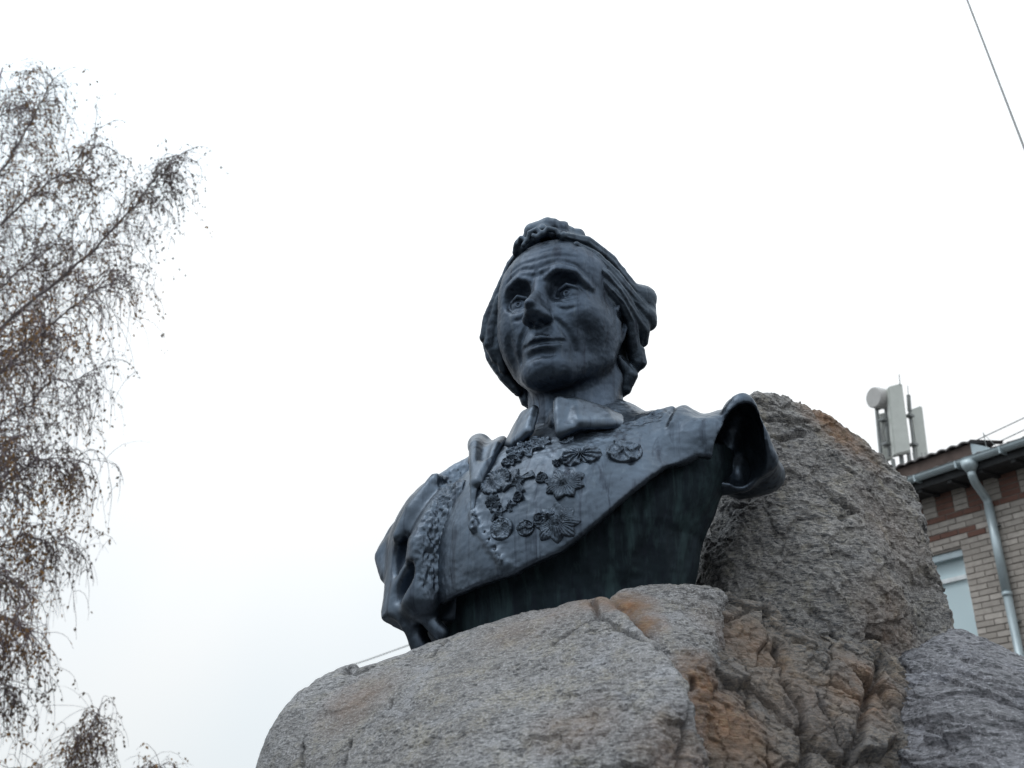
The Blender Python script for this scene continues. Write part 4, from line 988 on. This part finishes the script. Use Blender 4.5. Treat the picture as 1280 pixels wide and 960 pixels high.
MB().tube([fp(.36, EO, EZ + .05), fp(.36, EO, EZ + .30)], .006, 5).tube([fp(.36, EO, EZ + .28), fp(.5, EO, EZ + .05)], .004, 5).build('wire_stay', M_ANTD, bld)

# ================================================================== ANTENNAS
AY = 14.8
mast = E('antenna_mast', at(1131, 600, AY), 'roof mast with three pale panel antennas and a round dish above the gutter', 'antenna')
def px_panel(tl, tr, br_, bl, depth, Y, name):
    """a box-shaped antenna: its front quad placed at distance Y, pushed back by depth"""
    q = [at(*p, Y) for p in (tl, tr, br_, bl)]; nrm = np.cross(q[1] - q[0], q[3] - q[0]); nrm /= np.linalg.norm(nrm); nrm *= -np.sign(nrm[1]) * -1
    bm = bmesh.new(); vs = [bm.verts.new(tuple(p)) for p in q] + [bm.verts.new(tuple(p + nrm * depth)) for p in q]
    for f in ((0,1,2,3),(7,6,5,4),(0,4,5,1),(1,5,6,2),(2,6,7,3),(3,7,4,0)): bm.faces.new([vs[i] for i in f])
    bmesh.ops.recalc_face_normals(bm, faces=bm.faces); bmesh.ops.bevel(bm, geom=bm.edges[:], offset=.022, segments=2, affect='EDGES')
    bm.verts.ensure_lookup_table(); V = [tuple(v.co) for v in bm.verts]; F = [tuple(v.index for v in f.verts) for f in bm.faces]; bm.verts.index_update(); F = [tuple(v.index for v in f.verts) for f in bm.faces]; bm.free()
    return obj(name, V, F, M_ANT, mast)
px_panel((1110, 483), (1128, 478), (1139, 564), (1118.5, 569), .14, AY, 'panel_antenna')
px_panel((1137, 512), (1153, 506), (1161, 570), (1147, 576), .12, AY + .25, 'panel_antenna')
px_panel((1098, 517), (1110, 514), (1118, 572), (1105, 578), .12, AY + .5, 'panel_antenna')
for a, b, nm in (((1116, 574), (1121, 614), 0), ((1135, 560), (1141, 614), 0), ((1126, 568), (1131, 614), 0)):
    MB().tube([at(*a, AY + .1), at(*b, AY + .1)], .032, 8).build('support_pole', M_ANTD, mast)
MB().tube([at(1124, 468, AY), at(1125, 482, AY)], .008, 5).build('lightning_rod', M_ANTD, mast)
w = MB().tube([at(1134.5, 482, AY + .2), at(1135.5, 498, AY + .2)], .007, 5).tube([at(1135.5, 494, AY + .2), at(1137, 514, AY + .2)], .034, 7).tube([at(1137, 512, AY + .2), at(1146, 600, AY + .2)], .022, 7); w.build('support_pole', M_ANTD, mast)
MB().tube([at(1095.5, 508, AY + .3), at(1105, 610, AY + .3)], .030, 8).build('support_pole', M_ANTD, mast)
MB().tube([at(1107, 508, AY + .3), at(1112, 570, AY + .3)], .026, 8).build('support_pole', M_ANTD, mast)
for px, py in ((1137, 520), (1142, 556), (1104, 525), (1108, 555)):
    MB().box(at(px, py, AY + .16), (.05, .06, .02), AXS).build('clamp', M_ANTD, mast)
cb = MB()
for dx in (0, 3): cb.tube([at(1102 + dx, 518, AY + .25), at(1104 + dx, 530, AY + .2), at(1101 + dx, 540, AY + .22), at(1106 + dx, 560, AY + .25)], .012, 5)
for px in (1128, 1141, 1146, 1152, 1157): cb.tube([at(px, 566, AY + .1), at(px + 2, 578, AY), at(px - 1, 590, AY + .1)], .010, 5)
cb.build('cable_loop', M_CABLE, mast)
d0 = at(1093.5, 497, AY + .2); dn = np.array([-.90, -.40, -.05]); dn /= np.linalg.norm(dn)
sc = AY + .2; rr = 14.6 / FPX * math.hypot(sc, 3)
dm = MB().tube([d0 - dn * .30, d0 - dn * .22, d0 - dn * .20, d0 - dn * .04, d0 + dn * .02, d0 + dn * .035], [rr * .45, rr * .5, rr * .96, rr, rr * .98, rr * .9], 26); dm.build('dish', M_DISH, mast, smooth=False)
MB().tube([d0 - dn * .42 + UP * -.05, d0 - dn * .28], [.07, .07], 10).tube([at(1096, 512, AY + .3), d0 - dn * .36 - UP * .03], .03, 6).build('dish_mount', M_ANTD, mast)

# ================================================================== WIRES
def wire(pts, r, label, name='cable'):
    P = []; 
    for a, b in zip(pts[:-1], pts[1:]):
        for t in np.linspace(0, 1, 9)[:-1]: P.append(np.array(a) * (1 - t) + np.array(b) * t + np.array([0, 0, -.10 * 4 * t * (1 - t)]) * (len(pts) == 2))
    P.append(np.array(pts[-1])); o = MB().tube(P, r, 6).build(name, M_CABLE, origin=P[0]); tag(o, label, name.split('_')[-1]); return o
wire([at(1140, -190, 9.0), at(1209, 0, 8.2), at(1246, 96, 7.8), at(1281, 187, 7.4), at(1350, 375, 6.6)], .0105, 'grey overhead cable crossing the top right corner of the sky')
wire([at(1120, 612, 16), at(1170, 574, 15.5), at(1285, 520, 14)], .009, 'upper thin wire above the roof of the brick building', 'overhead_wire')
wire([at(1120, 622, 16.2), at(1190, 580, 15.7), at(1300, 528, 14.2)], .009, 'lower thin wire close over the roof of the brick building', 'overhead_wire')
wire([at(420, 838, 26), at(462, 824, 26), at(512, 806, 26), at(640, 760, 26)], .014, 'faint distant wire just above the front boulder', 'overhead_wire')

# ================================================================== BIRCH
def birch(base, height, limbs, seed, label, twn, leafn, tl=1.0, nfree=0, group=None, name='birch_tree'):
    rr_ = np.random.RandomState(seed); tree = E(name, base, label, 'tree')
    top = np.array(base) + (0.3, 0, height)
    tp = [np.array(base) * (1 - t) + top * t + np.array([.12 * math.sin(t * 5), .1 * math.cos(t * 4) - .1, 0]) for t in np.linspace(0, 1, 10)]
    MB().tube(tp, [.19 * (1 - .93 * t) for t in np.linspace(0, 1, 10)], 10).build('trunk', M_BARK, tree, smooth=True)
    SP = []; SD = []; SF = []
    for path, r0 in limbs:
        P = [np.array(p, float) for p in path]; n = len(P)
        fine = []
        for i in range(n - 1):
            for t in (0, .25, .5, .75): fine.append(P[i] * (1 - t) + P[i + 1] * t + rr_.normal(0, .022, 3))
        fine.append(P[-1]); m = len(fine)
        MB().tube(fine, [.72 * r0 * (1 - i / m) ** 1.1 + .004 for i in range(m)], 7).build('limb', M_BARK, tree, smooth=True)
        for i in range(m - 1):
            d = fine[i + 1] - fine[i]; L_ = np.linalg.norm(d); d = d / (L_ + 1e-9)
            k = int(twn * L_ * (0.5 + i / m) + rr_.rand())
            for _ in range(k): SP.append(fine[i] + d * L_ * rr_.rand()); SD.append(d); SF.append(i / m)
    SP = np.array(SP); SD = np.array(SD); SF = np.array(SF); M = len(SP)
    nrmz = lambda a: a / (np.linalg.norm(a, axis=-1, keepdims=True) + 1e-9)
    def grow(p, d, L_, n, droop, jit):
        pts = [p]; q = p
        for i in range(n):
            d = nrmz(d + np.array([0, 0, -1.0]) * (droop * (i / n + .35))[:, None] + rr_.normal(0, jit, p.shape)); q = q + d * (L_ / n)[:, None]; pts.append(q)
        return np.stack(pts, 1)
    def strands(P, r):                                             # P (M, n, 3) -> thin three-sided tubes
        M_, n, _ = P.shape; T = nrmz(np.gradient(P, axis=1)); A = nrmz(np.cross(T, np.array([.31, .82, .11]))); B = np.cross(T, A)
        R_ = r[:, None] * np.linspace(1, .35, n)[None]
        V = np.stack([P + R_[..., None] * (A * math.cos(t) + B * math.sin(t)) for t in (0, 2.0944, 4.1888)], 2).reshape(-1, 3)
        idx = np.arange(M_ * n * 3).reshape(M_, n, 3); a0 = idx[:, :-1]; a1 = idx[:, 1:]
        return V, np.stack([a0, np.roll(a0, -1, 2), np.roll(a1, -1, 2), a1], -1).reshape(-1, 4)
    side = rr_.normal(0, 1, (M, 3)) * (1, 1, .6); side -= SD * (side * SD).sum(1)[:, None]; side = nrmz(side)
    D0 = nrmz(SD * rr_.uniform(.3, 1.2, (M, 1)) + side * rr_.uniform(.3, 1.0, (M, 1)) + (0, 0, .2))
    P1 = grow(SP, D0, tl * rr_.uniform(.5, 1.75, M) * (1.2 - .75 * SF ** 2), 9, rr_.uniform(.20, .8, M), .12)
    ns_ = 4; base_i = rr_.randint(2, 9, (M, ns_)); st_ = P1[np.arange(M)[:, None], base_i].reshape(-1, 3)
    e = nrmz(rr_.normal(0, .75, st_.shape) + (0, 0, -.25)); P2 = grow(st_, e, rr_.uniform(.2, .85, len(st_)), 6, rr_.uniform(.25, .8, len(st_)), .12)
    V1, F1 = strands(P1, rr_.uniform(.0055, .0090, M)); V2, F2 = strands(P2, rr_.uniform(.0036, .0055, len(st_)))
    obj('twigs', np.concatenate([V1, V2]), np.concatenate([F1, F2 + len(V1)]), M_TWIG, tree, kind='stuff')
    cand = np.concatenate([P1[:, 2:].reshape(-1, 3), P2[:, 1:].reshape(-1, 3)])
    dens = leafn * np.clip(.45 + 1.6 * (perlin(cand * .95, 3) * .7 + perlin(cand * 2.3, 4) * .4 + .28), .03, 3)
    cand = np.repeat(cand, rr_.poisson(dens), 0); n = len(cand)
    c = cand + rr_.normal(0, .022, (n, 3)); sz = rr_.uniform(.016, .036, (n, 1))
    a = nrmz(rr_.normal(0, .5, (n, 3)) + (0, 0, -1.0)); b = nrmz(np.cross(a, rr_.normal(0, 1, (n, 3)))); nn_ = np.cross(a, b)
    LV = np.stack([c, c + a * sz * .9 + b * sz * .62 + nn_ * sz * .3, c + a * sz * 2.0, c + a * sz * .9 - b * sz * .62 + nn_ * sz * .3], 1).reshape(-1, 3)
    tone = np.clip(.30 + 1.0 * perlin(c * .8, 7) + .13 * rr_.randn(n), 0, 1)
    obj('foliage', LV, np.arange(n * 4).reshape(-1, 4), M_LEAF, tree, kind='stuff', attrs={'tone': np.repeat(tone, 4)})
    starts = SP
    print(name, 'twigs', len(starts), 'leaves', n, time.time() - T0); return tree
BY = 13.5
tb = at(-230, 900, BY); tb[2] = 0
def tx(py, px=-215): return at(px, py, BY)
def J(p, dy): return (p[0] * (BY + dy) / BY, p[1] + dy, 1.6 + (p[2] - 1.6) * (BY + dy) / BY)
limbs = [
 ([tx(560), J(at(-80, 455, BY), .1), J(at(0, 409, BY), .2), J(at(62, 358, BY), .2), J(at(130, 300, BY), .2), J(at(180, 240, BY), .2), J(at(222, 195, BY), .2)], .060),
 ([tx(640), J(at(-60, 520, BY), -.6), J(at(30, 440, BY), -.8), J(at(90, 380, BY), -.9), J(at(150, 345, BY), -.9)], .040),
 ([tx(430), J(at(-90, 320, BY), .3), J(at(0, 218, BY), .4), J(at(35, 160, BY), .4), J(at(56, 120, BY), .4), J(at(66, 98, BY), .4)], .038),
 ([tx(470), J(at(-60, 340, BY), -.4), J(at(20, 260, BY), -.5), J(at(80, 215, BY), -.6), J(at(124, 178, BY), -.6)], .036),
 ([tx(500), J(at(-70, 400, BY), .8), J(at(5, 355, BY), 1.0), J(at(50, 320, BY), 1.0), J(at(88, 290, BY), 1.1)], .034),
 ([tx(380), J(at(-130, 260, BY), 0), J(at(-60, 190, BY), -.2), J(at(-5, 150, BY), -.3), J(at(30, 130, BY), -.3)], .034),
 ([tx(720), J(at(-80, 600, BY), .4), J(at(10, 520, BY), .6), J(at(70, 475, BY), .6), J(at(110, 470, BY), .6)], .036),
 ([tx(780), J(at(-100, 690, BY), -.3), J(at(-10, 610, BY), -.5), J(at(50, 570, BY), -.5), J(at(100, 575, BY), -.5)], .034),
 ([tx(840), J(at(-110, 760, BY), .3), J(at(-30, 700, BY), .5), J(at(30, 670, BY), .5), J(at(75, 680, BY), .5)], .030),
 ([tx(930), J(at(-120, 840, BY), 0), J(at(-50, 790, BY), .2), J(at(5, 770, BY), .2), J(at(30, 790, BY), .2)], .026),
 ([tx(700), J(at(-150, 560, BY), 1.2), J(at(-60, 480, BY), 1.4), J(at(20, 430, BY), 1.5), J(at(60, 420, BY), 1.5)], .036),
 ([tx(760), J(at(-140, 640, BY), -1.0), J(at(-50, 580, BY), -1.2), J(at(20, 545, BY), -1.3)], .034),
 ([tx(880), J(at(-140, 780, BY), -.8), J(at(-60, 740, BY), -1.0), J(at(0, 720, BY), -1.0), J(at(25, 735, BY), -1.0)], .026),
 ([tx(990), J(at(-150, 900, BY), .5), J(at(-80, 860, BY), .6), J(at(-25, 850, BY), .6), J(at(10, 865, BY), .6)], .024),
 ([tx(600), J(at(-300, 480, BY), .2), J(at(-400, 400, BY), .2), J(at(-480, 360, BY), .3)], .05),
 ([tx(750), J(at(-320, 650, BY), -.4), J(at(-420, 590, BY), -.6)], .05),
]
birch(tb, 13.8, limbs, 5, 'tall weeping birch with sparse brown autumn leaves at the left edge', 28, .60)
# a smaller birch whose top shows low on the left
sb = at(120, 1000, 15); sb[2] = 0
lim2 = [([at(95, 1080, 15), at(70, 1000, 15), at(95, 930, 15), at(105, 915, 15)], .012), ([at(110, 1060, 15), at(120, 990, 15.2), at(120, 920, 15.2), at(124, 885, 15.2)], .010), ([at(110, 1080, 15), at(150, 1010, 14.8), at(178, 962, 14.8), at(205, 955, 14.8)], .016), ([at(100, 1080, 15), at(40, 1020, 15), at(25, 960, 15)], .016)]
birch(sb, 1.2, lim2, 9, 'low young birch whose thin top shows left of the boulders', 26, .4, tl=.4)
print('all', time.time() - T0)
